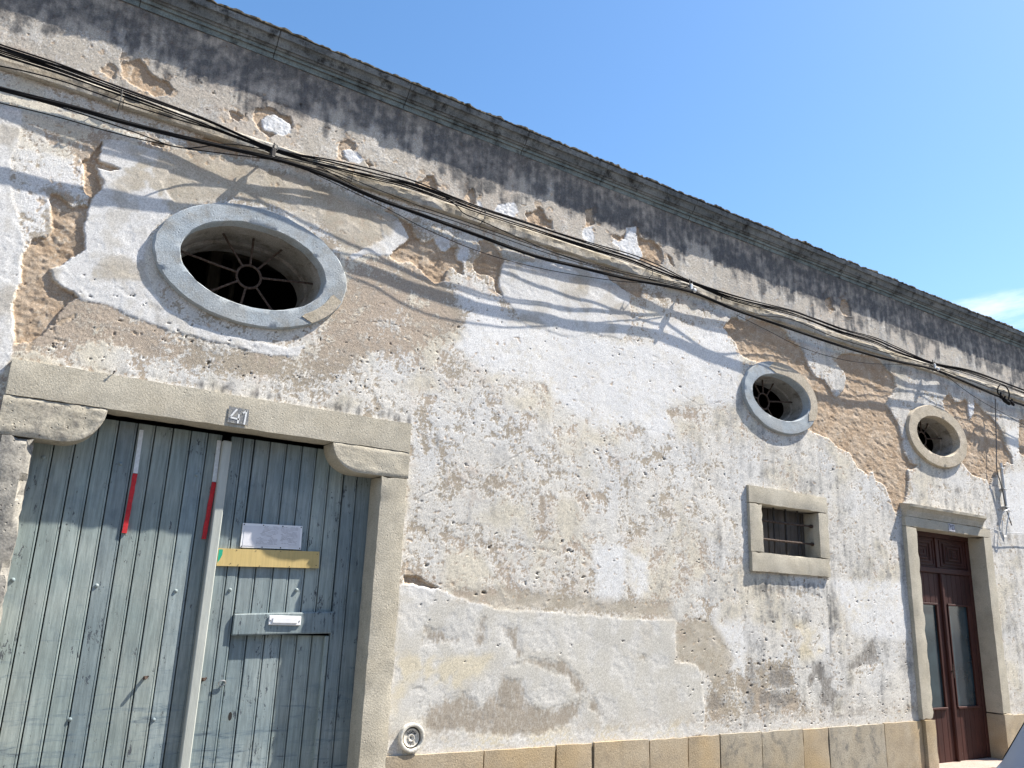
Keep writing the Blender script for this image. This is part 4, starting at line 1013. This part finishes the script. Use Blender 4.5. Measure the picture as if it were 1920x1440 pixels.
# right leaf: fixed stile, wicket with upper and lower boarding, hanging boards
plank(1.318, 1.400, .13, 2.640, GY, 'gate_blue', 0.0)
plank(1.400, 1.474, .13, 2.640, GY, 'gate_blue', .0)
ws = [1.478, 1.585, 1.701, 1.812, 1.918, 2.022, 2.132]
for i in range(6):
    plank(ws[i], ws[i + 1], 1.505, 2.640, GY + .003, 'gate_blue' if i in (0, 1, 2, 3) else 'gate', random.uniform(-.0006, .0006))
    plank(ws[i], ws[i + 1], .13, 1.372, GY + .024, 'gate_blue' if i < 3 else 'gate', random.uniform(-.0006, .0006))
plank(2.136, 2.236, .13, 2.640, GY, 'gate_blue', .0)
plank(2.236, 2.352, .13, 2.640, GY, 'gate_blue', .0)
MB().add([(1.477, GY - .016, 1.366), (2.135, GY - .016, 1.390), (2.135, GY - .016, 1.532), (1.477, GY - .016, 1.500),
          (1.477, GY + .03, 1.366), (2.135, GY + .03, 1.390), (2.135, GY + .03, 1.532), (1.477, GY + .03, 1.500),
          (1.480, GY - .020, 1.374), (2.132, GY - .020, 1.398), (2.132, GY - .020, 1.523), (1.480, GY - .020, 1.492)],
         [(8, 9, 10, 11), (0, 1, 9, 8), (1, 2, 10, 9), (2, 3, 11, 10), (3, 0, 8, 11), (0, 4, 5, 1), (1, 5, 6, 2), (2, 6, 7, 3), (3, 7, 4, 0), (4, 7, 6, 5)]).build('mid_rail', 'gate_blue', gate)
MB().box(2.104, 2.132, GY - .002, GY + .03, .13, 1.372, .004).build('wicket_stile', 'gate', gate)
MB().box(1.257, 1.316, GY - .046, GY + .02, .13, 2.600, .006).build('meeting_post', 'post', gate)
for z in (.5, 1.9):
    MB().box(.18, 2.345, GY + .05, GY + .09, z, z + .15).build('ledger', 'black', gate)
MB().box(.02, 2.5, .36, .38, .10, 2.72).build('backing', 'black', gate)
# letter slot on the rail
ls = part('letter_slot', bld)
MB().box(1.698, 1.914, GY - .030, GY - .0205, 1.436, 1.496, .004).build('plate', 'white_enamel', ls)
MB().box(1.722, 1.890, GY - .036, GY - .0305, 1.449, 1.484, .004).build('flap', 'white_enamel', ls)
for x in (1.708, 1.904):
    MB().lathe_y(x, 1.466, [(.0, GY - .034), (.004, GY - .033), (.005, GY - .030)], 10).build('screw', 'zinc', ls)
# coach bolts, keyhole, ring
for x, z in ((.217, 1.65), (.652, 1.638), (1.102, 1.626), (1.433, 1.647), (1.873, 1.666), (.63, .894), (1.081, .878), (1.128, 2.357), (.672, 2.373), (.25, 2.36), (2.29, 1.67)):
    MB().lathe_y(x, z, [(0, GY - .009), (.007, GY - .008), (.011, GY - .004), (.0125, GY + .004)], 14).build('bolt_head', 'gate_blue', gate, smooth=True)
for x, z in ((.996, 1.117), (1.336, 1.104)):
    MB().tube([(x, GY + .01, z), (x, GY - .030, z), (x + .002, GY - .040, z + .003)], .010, 8).tube([(x - .014, GY - .024, z - .008), (x + .016, GY - .026, z + .010)], .006, 6).build('gate_catch', 'rust', gate)
rg = [(1.452 + .022 * math.cos(t * math.pi / 8), GY - .014 - .006 * math.sin(t * math.pi / 8), 1.080 + .016 * math.sin(t * math.pi / 8)) for t in range(17)]
MB().tube(rg, .0035, 6, False).tube([(1.470, GY + .01, 1.09), (1.470, GY - .02, 1.09)], .006, 6).build('pull_ring', 'zinc', gate, smooth=True)
MB().oval(1.531, .881, [(.0, .0, GY - .0012 + .003), (.012, .026, GY - .0012 + .003)], 16).build('keyhole', 'black', gate, smooth=False)

# --- things fixed to the gate
for i, (xa, xb, xc, lab) in enumerate(((.759, .763, .755, 'narrow red and white strip nailed to the left leaf, away from the post'), (1.240, 1.243, 1.226, 'narrow red and white strip beside the pale meeting post'))):
    st = thing('marker_strip', lab, 'strip', (xc, GY, 1.95), 'red and white strips on the gate')
    y0 = GY - .012
    MB().add([(xa - .012, y0, 2.60), (xa + .012, y0, 2.60), (xb + .013, y0, 2.325), (xb - .013, y0, 2.325), (xa - .012, GY + .002, 2.60), (xa + .012, GY + .002, 2.60), (xb + .013, GY + .002, 2.325), (xb - .013, GY + .002, 2.325)],
             [(0, 1, 2, 3), (4, 7, 6, 5), (0, 4, 5, 1), (1, 5, 6, 2), (2, 6, 7, 3), (3, 7, 4, 0)]).build('white_half', 'strip_white', st)
    n = 14; vs = []; fs = []
    for k in range(n + 1):
        t = k / n; x = xb + (xc - xb) * t; z = 2.322 + (1.955 - 2.322) * t
        j1, j2 = .003 * noise3((z, i, 0), 30, 3), .003 * noise3((z, i, 1), 30, 4)
        for q in ((x - .013 + j1, y0), (x + .013 + j2, y0), (x + .013 + j2, GY + .002), (x - .013 + j1, GY + .002)): vs.append((q[0], q[1], z))
    for k in range(n):
        for j in range(4): fs.append((k * 4 + j, k * 4 + (j + 1) % 4, (k + 1) * 4 + (j + 1) % 4, (k + 1) * 4 + j))
    fs += [(0, 1, 2, 3), (n * 4, n * 4 + 3, n * 4 + 2, n * 4 + 1)]
    MB().add(vs, fs).build('red_half', 'red', st)

nt_ = thing('notice', 'white plastic notice with faded print screwed above the yellow board', 'notice', (1.66, GY, 1.92))
MB().add([(1.461, GY - .010, 1.918), (1.869, GY - .010, 1.932), (1.864, GY - .010, 2.090), (1.461, GY - .010, 2.077),
          (1.461, GY + .001, 1.918), (1.869, GY + .001, 1.932), (1.864, GY + .001, 2.090), (1.461, GY + .001, 2.077)],
         [(0, 1, 2, 3), (4, 7, 6, 5), (0, 4, 5, 1), (1, 5, 6, 2), (2, 6, 7, 3), (3, 7, 4, 0)]).build('panel', 'white_enamel', nt_)
MB().add([(1.474, GY - .0115, 1.930), (1.856, GY - .0115, 1.944), (1.852, GY - .0115, 2.074), (1.474, GY - .0115, 2.062)], [(0, 1, 2, 3)]).build('sheet', 'sleeve', nt_, recalc=False)
mb = MB()
rs = random.Random(4)
for r in range(15):
    z = 2.062 - r * .0082
    for c0, c1 in ((1.60 - .004 * r, 1.70), (1.715, 1.835)):
        x = c0 + rs.uniform(0, .015)
        while x < c1 - .01:
            l = rs.uniform(.008, .035)
            if rs.random() < .82:
                e = min(x + l, c1); zz = z + (x - 1.47) * .034
                mb.add([(x, GY - .0125, zz - .0022), (e, GY - .0125, zz - .0022 + (e - x) * .034), (e, GY - .0125, zz + .0016 + (e - x) * .034), (x, GY - .0125, zz + .0016)], [(0, 1, 2, 3)])
            x += l + .005
mb.build('print_lines', 'ink', nt_, recalc=False)
for x, z in ((1.470, 2.068), (1.597, 2.073), (1.728, 2.077), (1.856, 2.081), (1.470, 1.926), (1.604, 1.929), (1.728, 1.934), (1.860, 1.940)):
    MB().lathe_y(x, z, [(0, GY - .0135), (.0035, GY - .013), (.0042, GY - .010)], 8).build('screw', 'iron', nt_)

yb = thing('yellow_board', 'long yellow wooden board nailed across the wicket under the notice', 'board', (1.66, GY, 1.79))
MB().add([(1.325, GY - .017, 1.792), (2.006, GY - .017, 1.815), (2.000, GY - .017, 1.927), (1.323, GY - .017, 1.903),
          (1.325, GY + .001, 1.792), (2.006, GY + .001, 1.815), (2.000, GY + .001, 1.927), (1.323, GY + .001, 1.903)],
         [(0, 1, 2, 3), (4, 7, 6, 5), (0, 4, 5, 1), (1, 5, 6, 2), (2, 6, 7, 3), (3, 7, 4, 0)]).build('plank', 'board', yb)
MB().add([(1.327, GY - .0178, 1.812), (1.340, GY - .0178, 1.832), (1.352, GY - .0178, 1.862), (1.352, GY - .0178, 1.897), (1.327, GY - .0178, 1.896)], [(0, 1, 2, 3, 4)]).build('green_tape', 'green', yb, recalc=False)
for x, z in ((1.44, 1.899), (1.565, 1.903), (1.73, 1.909), (1.985, 1.909), (1.46, 1.806), (1.985, 1.833), (1.60, 1.807), (1.80, 1.815), (1.41, 1.812)):
    MB().lathe_y(x, z, [(0, GY - .0192), (.0028, GY - .019), (.003, GY - .016)], 7).build('nail', 'iron', yb)

# --- barred window
bw = part('barred_window', bld)
p = -.034
MB().stone(6.150, 7.334, p, .12, 2.668, 2.836, .05, .003, .006, 31).build('lintel', 'limestone', bw, smooth=True)
MB().stone(6.158, 7.322, p - .002, .12, 2.024, 2.205, .05, .003, .006, 32).build('sill', 'limestone', bw, smooth=True)
MB().stone(6.152, 6.335, p, .26, 2.207, 2.666, .05, .003, .006, 33).build('jamb', 'limestone', bw, smooth=True)
MB().stone(7.178, 7.330, p, .26, 2.207, 2.666, .05, .003, .006, 34).build('jamb', 'limestone', bw, smooth=True)
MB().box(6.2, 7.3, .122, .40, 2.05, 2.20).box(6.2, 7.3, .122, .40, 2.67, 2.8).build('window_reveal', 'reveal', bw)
xx = 6.335
for i, w_ in enumerate((.10, .085, .11, .07, .095, .09, .08, .10, .07, .09)):
    MB().box(xx + .003, min(xx + w_ - .003, 7.176), .150 + .004 * (i % 3), .172 + .004 * (i % 3), 2.202, 2.668, .003).build('shutter_board', 'shutter', bw)
    xx += w_
for x in (6.62, 6.80, 6.985):
    MB().tube([(x, .075, 2.19), (x, .075, 2.69)], .009, 8).build('upright_bar', 'iron', bw, smooth=True)
for z in (2.525, 2.345):
    MB().tube([(6.30, .052, z), (6.7, .050, z - .003), (7.178, .052, z + .002)], .0105, 8).tube([(7.150, .052, z + .002), (7.176, .052, z + .002)], .018, 8).build('cross_bar', 'rust', bw, smooth=True)

# --- house door
dr = part('house_door', bld)
p = -.052
MB().stone(8.672, 8.874, p, .24, .635, 2.652, .07, .0025, .006, 51).build('jamb', 'limestone', dr, smooth=True)
MB().stone(10.278, 10.448, p, .24, .640, 2.652, .07, .0025, .006, 52).build('jamb', 'limestone', dr, smooth=True)
MB().stone(8.694, 8.880, p - .010, .24, .101, .632, .07, .003, .007, 53).build('jamb_base', 'plinth_ochre', dr, smooth=True)
MB().stone(10.272, 10.468, p - .010, .24, .101, .636, .07, .003, .007, 54).build('jamb_base', 'plinth_ochre', dr, smooth=True)
MB().stone(8.672, 10.448, p, .24, 2.655, 2.765, .06, .0025, .005, 55).build('lintel', 'limestone', dr, smooth=True)
hd = [(.03, 2.767), (-.054, 2.767), (-.058, 2.790), (-.070, 2.830), (-.092, 2.860), (-.108, 2.872), (-.112, 2.900), (.0, 2.915), (.03, 2.915)]
MB().extrude_x(hd, [8.690 + (10.285 - 8.690) * k / 30 for k in range(31)], .003, 9, [0, 1, 1, 1, 1, 1, 1, 0, 0]).build('hood', 'limestone', dr)
MB().add([(9.515, p - .0055, 2.668), (9.645, p - .0055, 2.668), (9.645, p - .0055, 2.752), (9.515, p - .0055, 2.752)], [(0, 1, 2, 3)]).build('number_tile', 'num_lilac', dr, recalc=False)
strokes(MB(), [((9.53, 2.742), (9.575, 2.728)), ((9.572, 2.728), (9.545, 2.71)), ((9.59, 2.735), (9.59, 2.69)), ((9.59, 2.69), (9.63, 2.69)), ((9.63, 2.69), (9.63, 2.735)), ((9.60, 2.735), (9.62, 2.738))], .010, p - .0075).build('number_ink', 'num_ink', dr, recalc=False)
MB().stone(8.60, 10.52, -.22, .26, .100, .148, .1, .002, .006, 58).build('step', 'tread', dr, smooth=True)
DY = .150
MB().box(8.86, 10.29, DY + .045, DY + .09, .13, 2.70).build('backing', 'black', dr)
MB().box(8.86, 10.29, DY - .005, DY + .05, 2.600, 2.668, .004).box(8.86, 8.93, DY - .005, DY + .05, .148, 2.598, .004).box(10.215, 10.29, DY - .005, DY + .05, .148, 2.598, .004).build('frame', 'door', dr)
MB().box(8.932, 10.213, DY - .022, DY + .05, 2.185, 2.250, .008).build('transom', 'door', dr)
for x0, x1 in ((8.95, 9.535), (9.63, 10.195)):
    q = MB().box(x0 - .02, x1 + .02, DY + .012, DY + .044, 2.252, 2.598, .003).build('transom_panel', 'door', dr)
    for k in range(4):
        i0, i1 = .012 + k * .048, .030 + k * .048
        d = DY + .010 - .006 * k
        a0, a1, b0, b1 = x0 + i0 * 1.5, x1 - i0 * 1.5, 2.262 + i0 * .78, 2.588 - i0 * .78
        t = .016
        mb = MB()
        mb.box(a0, a1, d - .008, d + .004, b1 - t, b1, .003).box(a0, a1, d - .008, d + .004, b0, b0 + t, .003)
        mb.box(a0, a0 + t, d - .008, d + .004, b0 + t + .0005, b1 - t - .0005, .003).box(a1 - t, a1, d - .008, d + .004, b0 + t + .0005, b1 - t - .0005, .003)
        mb.build('moulding', 'door', dr)
MB().box(9.55, 9.615, DY - .004, DY + .044, 2.252, 2.598, .004).build('muntin', 'door', dr)


def leaf(x0, x1, g0, g1, name):
    l = part('door_leaf', dr)
    zb, zt = .150, 2.183
    # boarded upper and lower panels
    for z0, z1 in ((1.845, zt), (zb, .700)):
        n = 6
        for k in range(n):
            a = x0 + (x1 - x0) * k / n; b = x0 + (x1 - x0) * (k + 1) / n
            MB().box(a + .0015, b - .0015, DY, DY + .03, z0, z1, .003).build('board', 'door', dr)
    MB().box(x0, g0 - .001, DY, DY + .035, .702, 1.843, .003).box(g1 + .001, x1, DY, DY + .035, .702, 1.843, .003).build('stile', 'door', dr)
    t = .022
    MB().box(g0 - .012, g1 + .012, DY - .020, DY - .001, 1.822, 1.844, .003).box(g0 - .012, g1 + .012, DY - .026, DY - .001, .694, .716, .003).box(g0 - .012, g0 + .008, DY - .014, DY - .001, .717, 1.821, .003).box(g1 - .008, g1 + .012, DY - .014, DY - .001, .717, 1.821, .003).build('glazing_bead', 'door', dr)
    MB().box(g0, g1, DY + .010, DY + .016, .704, 1.840).build('glass_pane', 'door_glass', dr)
    bpy.data.objects.remove(l)


leaf(8.935, 9.560, 9.03, 9.450, 'left')
leaf(9.625, 10.210, 9.685, 10.105, 'right')
MB().box(9.562, 9.623, DY - .030, DY + .03, .150, 2.183, .012).build('meeting_stile', 'door', dr)
MB().tube([(9.592, DY - .03, 1.10), (9.592, DY - .045, 1.10)], .012, 8).tube([(9.592, DY - .048, 1.03), (9.592, DY - .05, 1.10), (9.592, DY - .048, 1.17)], .008, 8).build('handle', 'rust', dr, smooth=True)

# ------------------------------------------------------------------ small things on the wall
cv = thing('round_cover', 'round cast service cover on the wall low beside the gate', 'cover', (2.717, 0, .63))
cx, cz = 2.719, .727
MB().lathe_y(cx, cz, [(.093, .02), (.094, -.030), (.090, -.038), (.082, -.040), (.075, -.038), (.070, -.028), (.069, .0)], 48).build('collar', 'cover', cv, smooth=True)
MB().lathe_y(cx, cz, [(.069, -.012), (.0, -.012)], 48).build('recess', 'cover_dark', cv)
MB().lathe_y(cx - .004, cz, [(.060, -.011), (.060, -.024), (.057, -.027), (.053, -.024), (.050, -.022), (.026, -.022), (.024, -.026), (.020, -.027), (.017, -.022), (.008, -.020), (.006, -.012)], 40).build('cap', 'cover', cv, smooth=True)


def letters(txt, r, a_mid, step, size, y, flip):
    SEG = {'A': [((0, 0), (.4, 1)), ((.4, 1), (.8, 0)), ((.2, .4), (.6, .4))], 'S': [((.8, 1), (0, .9)), ((0, .9), (0, .55)), ((0, .55), (.8, .45)), ((.8, .45), (.8, .1)), ((.8, .1), (0, 0))],
           'E': [((0, 0), (0, 1)), ((0, 1), (.7, 1)), ((0, .5), (.6, .5)), ((0, 0), (.7, 0))], 'P': [((0, 0), (0, 1)), ((0, 1), (.7, .9)), ((.7, .9), (.7, .55)), ((.7, .55), (0, .5))],
           '1': [((.4, 0), (.4, 1))], '4': [((.5, 0), (.5, 1)), ((.5, 1), (0, .35)), ((0, .35), (.8, .35))], '0': [((.1, 0), (.7, 0)), ((.7, 0), (.7, 1)), ((.7, 1), (.1, 1)), ((.1, 1), (.1, 0))],
           'R': [((0, 0), (0, 1)), ((0, 1), (.7, .9)), ((.7, .9), (.7, .55)), ((.7, .55), (0, .5)), ((.3, .5), (.75, 0))], 'W': [((0, 1), (.2, 0)), ((.2, 0), (.4, .6)), ((.4, .6), (.6, 0)), ((.6, 0), (.8, 1))]}
    mb = MB()
    for i, ch in enumerate(txt):
        a = a_mid - (i - (len(txt) - 1) / 2) * step * (-1 if flip else 1)
        ux, uz = math.cos(a), math.sin(a)
        tx, tz = uz, -ux
        if flip: ux, uz, tx, tz = -ux, -uz, -tx, -tz
        ox, oz = cx - .004 + math.cos(a) * r, cz + math.sin(a) * r
        T = lambda q: (ox + tx * (q[0] - .4) * size + ux * (q[1] - .5) * size, oz + tz * (q[0] - .4) * size + uz * (q[1] - .5) * size)
        strokes(mb, [(T(s0), T(s1)) for s0, s1 in SEG[ch]], size * .2, y)
    return mb


letters('ASRW', .038, math.pi / 2, .50, .017, -.0235, False).build('cast_lettering', 'cover_dark', cv, recalc=False)
letters('140', .038, -math.pi / 2, .42, .016, -.0235, True).build('cast_figures', 'cover_dark', cv, recalc=False)

# --- cables
def cable(pts, r, label, group, mat='cable', name='cable', n=5, sides=6):
    q = catmull(pts, n)
    org = Vector(pts[0])
    mb = MB().tube([p_ - org for p_ in q], r, sides)
    o_ = mb.build(name, mat, None, smooth=True)
    o_.location = org
    return tag(o_, label, 'cable', group)


rs = random.Random(3)
U = DATA['U']; Lw = DATA['L']
for k in range(8):
    dy = -.020 + .0055 * k + rs.uniform(-.004, .004); dz = .020 - .0062 * k + rs.uniform(-.005, .005)
    ph = rs.uniform(0, 6)
    pts = []
    for i, (x, y, z) in enumerate(U):
        tight = .35 if min(abs(x - 1.29), abs(x - 5.37), abs(x - 9.48)) < .4 else 1.0
        wv = math.sin(i * .9 + ph) * .010 * tight + rs.uniform(-.005, .005) * tight
        pts.append((x + rs.uniform(-.03, .03), y + dy * tight + wv * .4, z + dz * tight + wv))
    cable(pts, rs.choice((.0036, .0044, .0054)), 'black cable in the tight upper bundle running along the wall ledge', 'cables of the upper bundle')
for k in range(5):
    ph = rs.uniform(0, 6); pts = []
    for i, (x, y, z) in enumerate(Lw):
        a = 2 * math.pi * k / 5 + i * 1.1
        rr = .0090
        pts.append((x, y + math.sin(a) * rr, z + math.cos(a) * rr))
    cable(pts, .0066, 'black cable twisted into the heavy lower bundle slung beneath the ledge', 'cables of the heavy lower bundle')
TL = ['thin cable below the upper bundle at the far left, under the cream ledge', 'thin loose cable sagging lowest at the far left', 'thin cable crossing from the lower to the upper bundle left of the first bracket',
      'thin cable just above the lower bundle between first and second bracket', 'thin cable, higher of the close pair between first and second bracket', 'thinnest cable hanging below the lower bundle between first and second bracket',
      'slack cable drooping over the ledge face before the second bracket', 'slack cable lying on the ledge between second and third bracket', 'fine wire sagging over the bare earth patch above the second oval',
      'fine wire dropping to the right from the third bracket', 'cable on the ledge right of the third bracket']
TR = [.0042, .0036, .004, .0034, .0034, .003, .0042, .0046, .0028, .0032, .005]
for pts, lab, r in zip(DATA['thin'], TL, TR):
    cable(pts, r, lab, None)

# --- brackets that hold them
def bracket_iron(x, z, label, ball):
    t = thing('cable_bracket', label, 'bracket', (x, -.03, z))
    MB().tube([(x, .03, z + .02), (x, -.10, z + .015), (x, -.115, z + .03)], .009, 6).build('hook', 'iron', t)
    MB().box(x - .016, x + .016, -.125, -.06, z - .035, z + .030, .006).build('clamp', 'zinc' if ball else 'iron', t)
    MB().tube([(x + .004, -.09, z + .09), (x, -.095, z + .05), (x - .004, -.1, z + .02)], [.004, .008, .006], 6).build('tie', 'cable', t)
    if ball:
        MB().lathe_y(x + .008, z - .045, [(0, -.165), (.016, -.160), (.024, -.145), (.024, -.13), (.016, -.115), (0, -.11)], 14).build('insulator', 'zinc', t, smooth=True)
    ring = [(x + .012 + .020 * math.cos(a * math.pi / 6), -.10, z + .052 + .024 * math.sin(a * math.pi / 6)) for a in range(13)]
    MB().tube(ring, .003, 5, False).build('wire_ring', 'wire', t)
    MB().box(x - .012, x + .012, -.135, -.075, z - .058, z - .036, .004).build('foot', 'zinc', t)


bracket_iron(1.285, 4.640, 'iron cable bracket with pale clamp above the large left oval', False)
bracket_iron(5.360, 4.655, 'cable bracket with round metal clamp left of the second oval window', True)
bracket_iron(9.475, 4.655, 'cable bracket with wire loop above the third oval window', True)
# ties on the bundles
for x, z, lab in ((.285, 4.70, 'thin tie round the upper bundle at the far left, by the wall crack'), (3.03, 4.71, 'thin tie round the bundles below the brown flake with two lobes'), (4.86, 4.69, 'thin tie round the bundles just before the second bracket')):
    t = thing('cable_tie', lab, 'tie', (x, -.07, z), 'ties on the cables')
    MB().tube([(x, .02, z + .03), (x, -.09, z + .055), (x + .004, -.115, z + .02), (x + .004, -.105, z - .04), (x, -.02, z - .08)], .0035, 5).build('strap', 'wire', t)
    MB().box(x - .006, x + .006, -.122, -.11, z + .005, z + .02, .002).build('buckle', 'iron', t)

# junction with its loop of cable at the far right
jn = thing('cable_junction', 'black insulated connectors with a loop of cable at far right', 'connector', (10.92, -.12, 4.50))
jx0, jz0 = 10.90, 4.525
loop = [(jx0 - .03, -.14, jz0 - .01), (jx0 - .05, -.145, jz0 + .07), (jx0 + .03, -.15, jz0 + .15), (jx0 + .16, -.15, jz0 + .15), (jx0 + .24, -.145, jz0 + .08), (jx0 + .22, -.14, jz0 - .01), (jx0 + .18, -.14, jz0 - .045)]
MB().tube(catmull(loop, 6), .009, 8).build('cable_loop', 'cable', jn, smooth=True)
for dx, dz, r, l in ((.0, -.015, .026, .07), (.10, -.05, .030, .09), (.17, -.07, .026, .08), (.27, -.06, .022, .10)):
    MB().tube([(jx0 + dx - l * .4, -.15, jz0 + dz + l * .2), (jx0 + dx, -.15, jz0 + dz), (jx0 + dx + l * .4, -.15, jz0 + dz - l * .2)], [r * .8, r, r * .75], 10).tube([(jx0 + dx, -.15, jz0 + dz), (jx0 + dx, -.155, jz0 + dz + .055)], [.014, .012], 8).build('connector', 'cable', jn, smooth=True)

# drop line, conduit and wires at the right edge
cable(DATA['rod'], .0075, 'grey drop cable running down the wall below the junction', None, 'wire')
cd = thing('conduit', 'short pale metal conduit on the wall at the right edge', 'pipe', DATA['pipe'][1])
a, b = DATA['pipe']
MB().tube([Vector(a), Vector(b)], .019, 12).build('tube', 'zinc', cd, smooth=True)
for t in (.12, .55, .92):
    q = Vector(a).lerp(Vector(b), t)
    MB().box(q.x - .035, q.x + .035, -.060, .01, q.z - .008, q.z + .008, .002).build('saddle_clip', 'zinc', cd)
cable(DATA['loop'], .006, 'pale loop of cable hanging from the foot of the conduit', None, 'zinc')
cable(DATA['side'], .004, 'thin pale wire leaving the house door lintel to the right', None, 'zinc')
nl = thing('iron_nail', 'long nail standing out above the gate lintel, casting a shadow', 'nail', (.53, 0, 2.895))
MB().tube([(.530, .02, 2.893), (.528, -.050, 2.897)], .0035, 6).tube([(.528, -.048, 2.897), (.528, -.053, 2.897)], .007, 8).build('shank', 'iron', nl)

# ------------------------------------------------------------------ parked car, only its windscreen pillar shows at the lower right
car = thing('parked_car', 'silver blue parked car, only a windscreen pillar showing at lower right', 'car', (6.2, -3.5, 0))
XF, YC, HW = 3.92, -3.52, .86        # nose, centre line, half width
# stations: x from nose, half width, sill z, shoulder z, roof z (or bonnet), roof half width
ST = [(0.00, .60, .32, .52, .54, .50), (.06, .74, .24, .60, .64, .62), (.25, .82, .20, .68, .72, .68), (.60, .85, .19, .72, .745, .70), (1.02, .86, .19, .78, .80, .70),
      (1.10, .86, .19, .82, .86, .69), (1.22, .86, .19, .87, 1.20, .64), (1.46, .86, .19, .88, 1.385, .57), (2.20, .86, .19, .89, 1.44, .565), (2.80, .86, .19, .90, 1.43, .56), (3.30, .86, .19, .91, 1.36, .55),
      (3.62, .85, .20, .91, 1.20, .54), (3.80, .83, .22, .88, .95, .60), (3.92, .78, .28, .78, .80, .62), (3.96, .68, .36, .66, .67, .55)]
vs = []; fs = []; fm = []
for x, hw, zs_, zsh, zr, rw in ST:
    prof = [(-hw * .9, zs_), (-hw, zs_ + .12), (-hw, zsh - .10), (-hw * .965, zsh), (-rw - .01, zr - .06 * min(1, (zr - zsh) / .2)), (-rw * .86, zr), (0, zr + .018), (rw * .86, zr), (rw + .01, zr - .06 * min(1, (zr - zsh) / .2)), (hw * .965, zsh), (hw, zsh - .10), (hw, zs_ + .12), (hw * .9, zs_)]
    for y, z in prof: vs.append((XF + x, YC + y, z))
n = 13
for i in range(len(ST) - 1):
    for j in range(n - 1):
        fs.append((i * n + j, i * n + j + 1, (i + 1) * n + j + 1, (i + 1) * n + j))
    fs.append((i * n + n - 1, i * n, (i + 1) * n, (i + 1) * n + n - 1))
fs.append(tuple(range(n))); fs.append(tuple((len(ST) - 1) * n + j for j in range(n)))
MB().add(vs, fs).build('body', 'car', car, smooth=True)


def car_pane(name, quads, off=.005):
    """a pane that follows the body skin, a few millimetres proud"""
    me_ = MB(); c0 = Vector((XF + 2.2, YC, .7))
    for q in quads:
        P_ = [Vector(vs[k]) for k in q]
        nn = (P_[1] - P_[0]).cross(P_[3] - P_[0]).normalized()
        cc = sum(P_, Vector()) / 4
        if nn.dot(cc - c0) < 0: nn = -nn
        P_ = [cc + (p_ - cc) * 1.0 + nn * off for p_ in P_]
        me_.add(P_, [(0, 1, 2, 3)])
    return me_.build(name, 'car_glass', car, smooth=True, recalc=False)


Q = lambda i, j: (i * n + j, i * n + j + 1, (i + 1) * n + j + 1, (i + 1) * n + j)
car_pane('windscreen', [Q(i, j) for i in (5, 6) for j in (5, 6)])
car_pane('rear_window', [Q(i, j) for i in (10, 11) for j in (5, 6)])
for sgn in (-1, 1):
    jj = 3 if sgn < 0 else 8
    car_pane('side_window', [Q(i, jj) for i in (6, 7)])
    car_pane('side_window', [Q(i, jj) for i in (8, 9)])
    for wx_ in (.72, 3.15):
        w = MB().lathe_y(XF + wx_, .305, [(.20, YC + sgn * .875), (.285, YC + sgn * .872), (.305, YC + sgn * .85), (.305, YC + sgn * .70), (.20, YC + sgn * .69)], 32).build('tyre', 'tyre', car, smooth=True)
        MB().lathe_y(XF + wx_, .305, [(0, YC + sgn * .862), (.06, YC + sgn * .868), (.09, YC + sgn * .85), (.17, YC + sgn * .858), (.20, YC + sgn * .872), (.20, YC + sgn * .80)], 20).build('rim', 'rim', car)
    MB().box(XF + .06, XF + .20, YC + sgn * .66 - .10, YC + sgn * .66 + .10, .58, .70, .03).build('headlight', 'lamp', car)
    MB().box(XF + 3.80, XF + 3.93, YC + sgn * .68 - .08, YC + sgn * .68 + .08, .70, .86, .03).build('tail_light', 'tail', car)
    MB().box(XF + 1.66, XF + 1.84, YC + sgn * .89 - .04, YC + sgn * .89 + .04, .90, 1.00, .03).build('door_mirror', 'car', car)
MB().box(XF + .01, XF + .03, YC - .26, YC + .26, .36, .47, .005).build('number_plate', 'white_enamel', car)

# ------------------------------------------------------------------ unseen house added across the street to block low sky (mirrored in door glass)
oh = thing('added_opposite_house', 'low ochre washed house added across the street behind the viewer to block low sky, reflected in the door glass', 'building', (6, -8.2, 0))
M['lime'] = mat_stone('plain_limewash', (.40, .36, .30), (.46, .42, .36), (.28, .25, .22), grain=120, pit=.2, pit_d=.002)
MB().box(-9, 22, -14, -8.2, 0, 4.6).build('wall', 'lime', oh)
MB().add([(-9.2, -8.0, 4.6), (22.2, -8.0, 4.6), (22.2, -11.1, 6.0), (-9.2, -11.1, 6.0), (22.2, -14.2, 4.6), (-9.2, -14.2, 4.6)], [(0, 1, 2, 3), (3, 2, 4, 5), (0, 3, 5), (1, 4, 2), (0, 5, 4, 1)]).build('roof', 'roof', oh)
MB().box(-9.02, 22.02, -8.2, -8.16, 0, .5).build('base_band', 'limestone', oh)
for i, x in enumerate((-7, -4, -1, 2, 5, 8, 11, 14, 17, 20)):
    if i % 3 == 1:
        MB().box(x - .55, x + .55, -8.198, -8.17, .1, 2.3, .01).build('door', 'door', oh)
        MB().box(x - .68, x + .68, -8.199, -8.15, 2.305, 2.45, .01).build('door_head', 'limestone', oh)
    else:
        MB().box(x - .5, x + .5, -8.198, -8.18, 1.1, 2.4, .005).build('window', 'car_glass', oh)
        MB().box(x - .62, x + .62, -8.199, -8.12, 1.0, 1.095, .01).build('sill', 'limestone', oh)
        MB().box(x - .03, x + .03, -8.178, -8.165, 1.1, 2.4, .003).build('window_bar', 'white_enamel', oh)
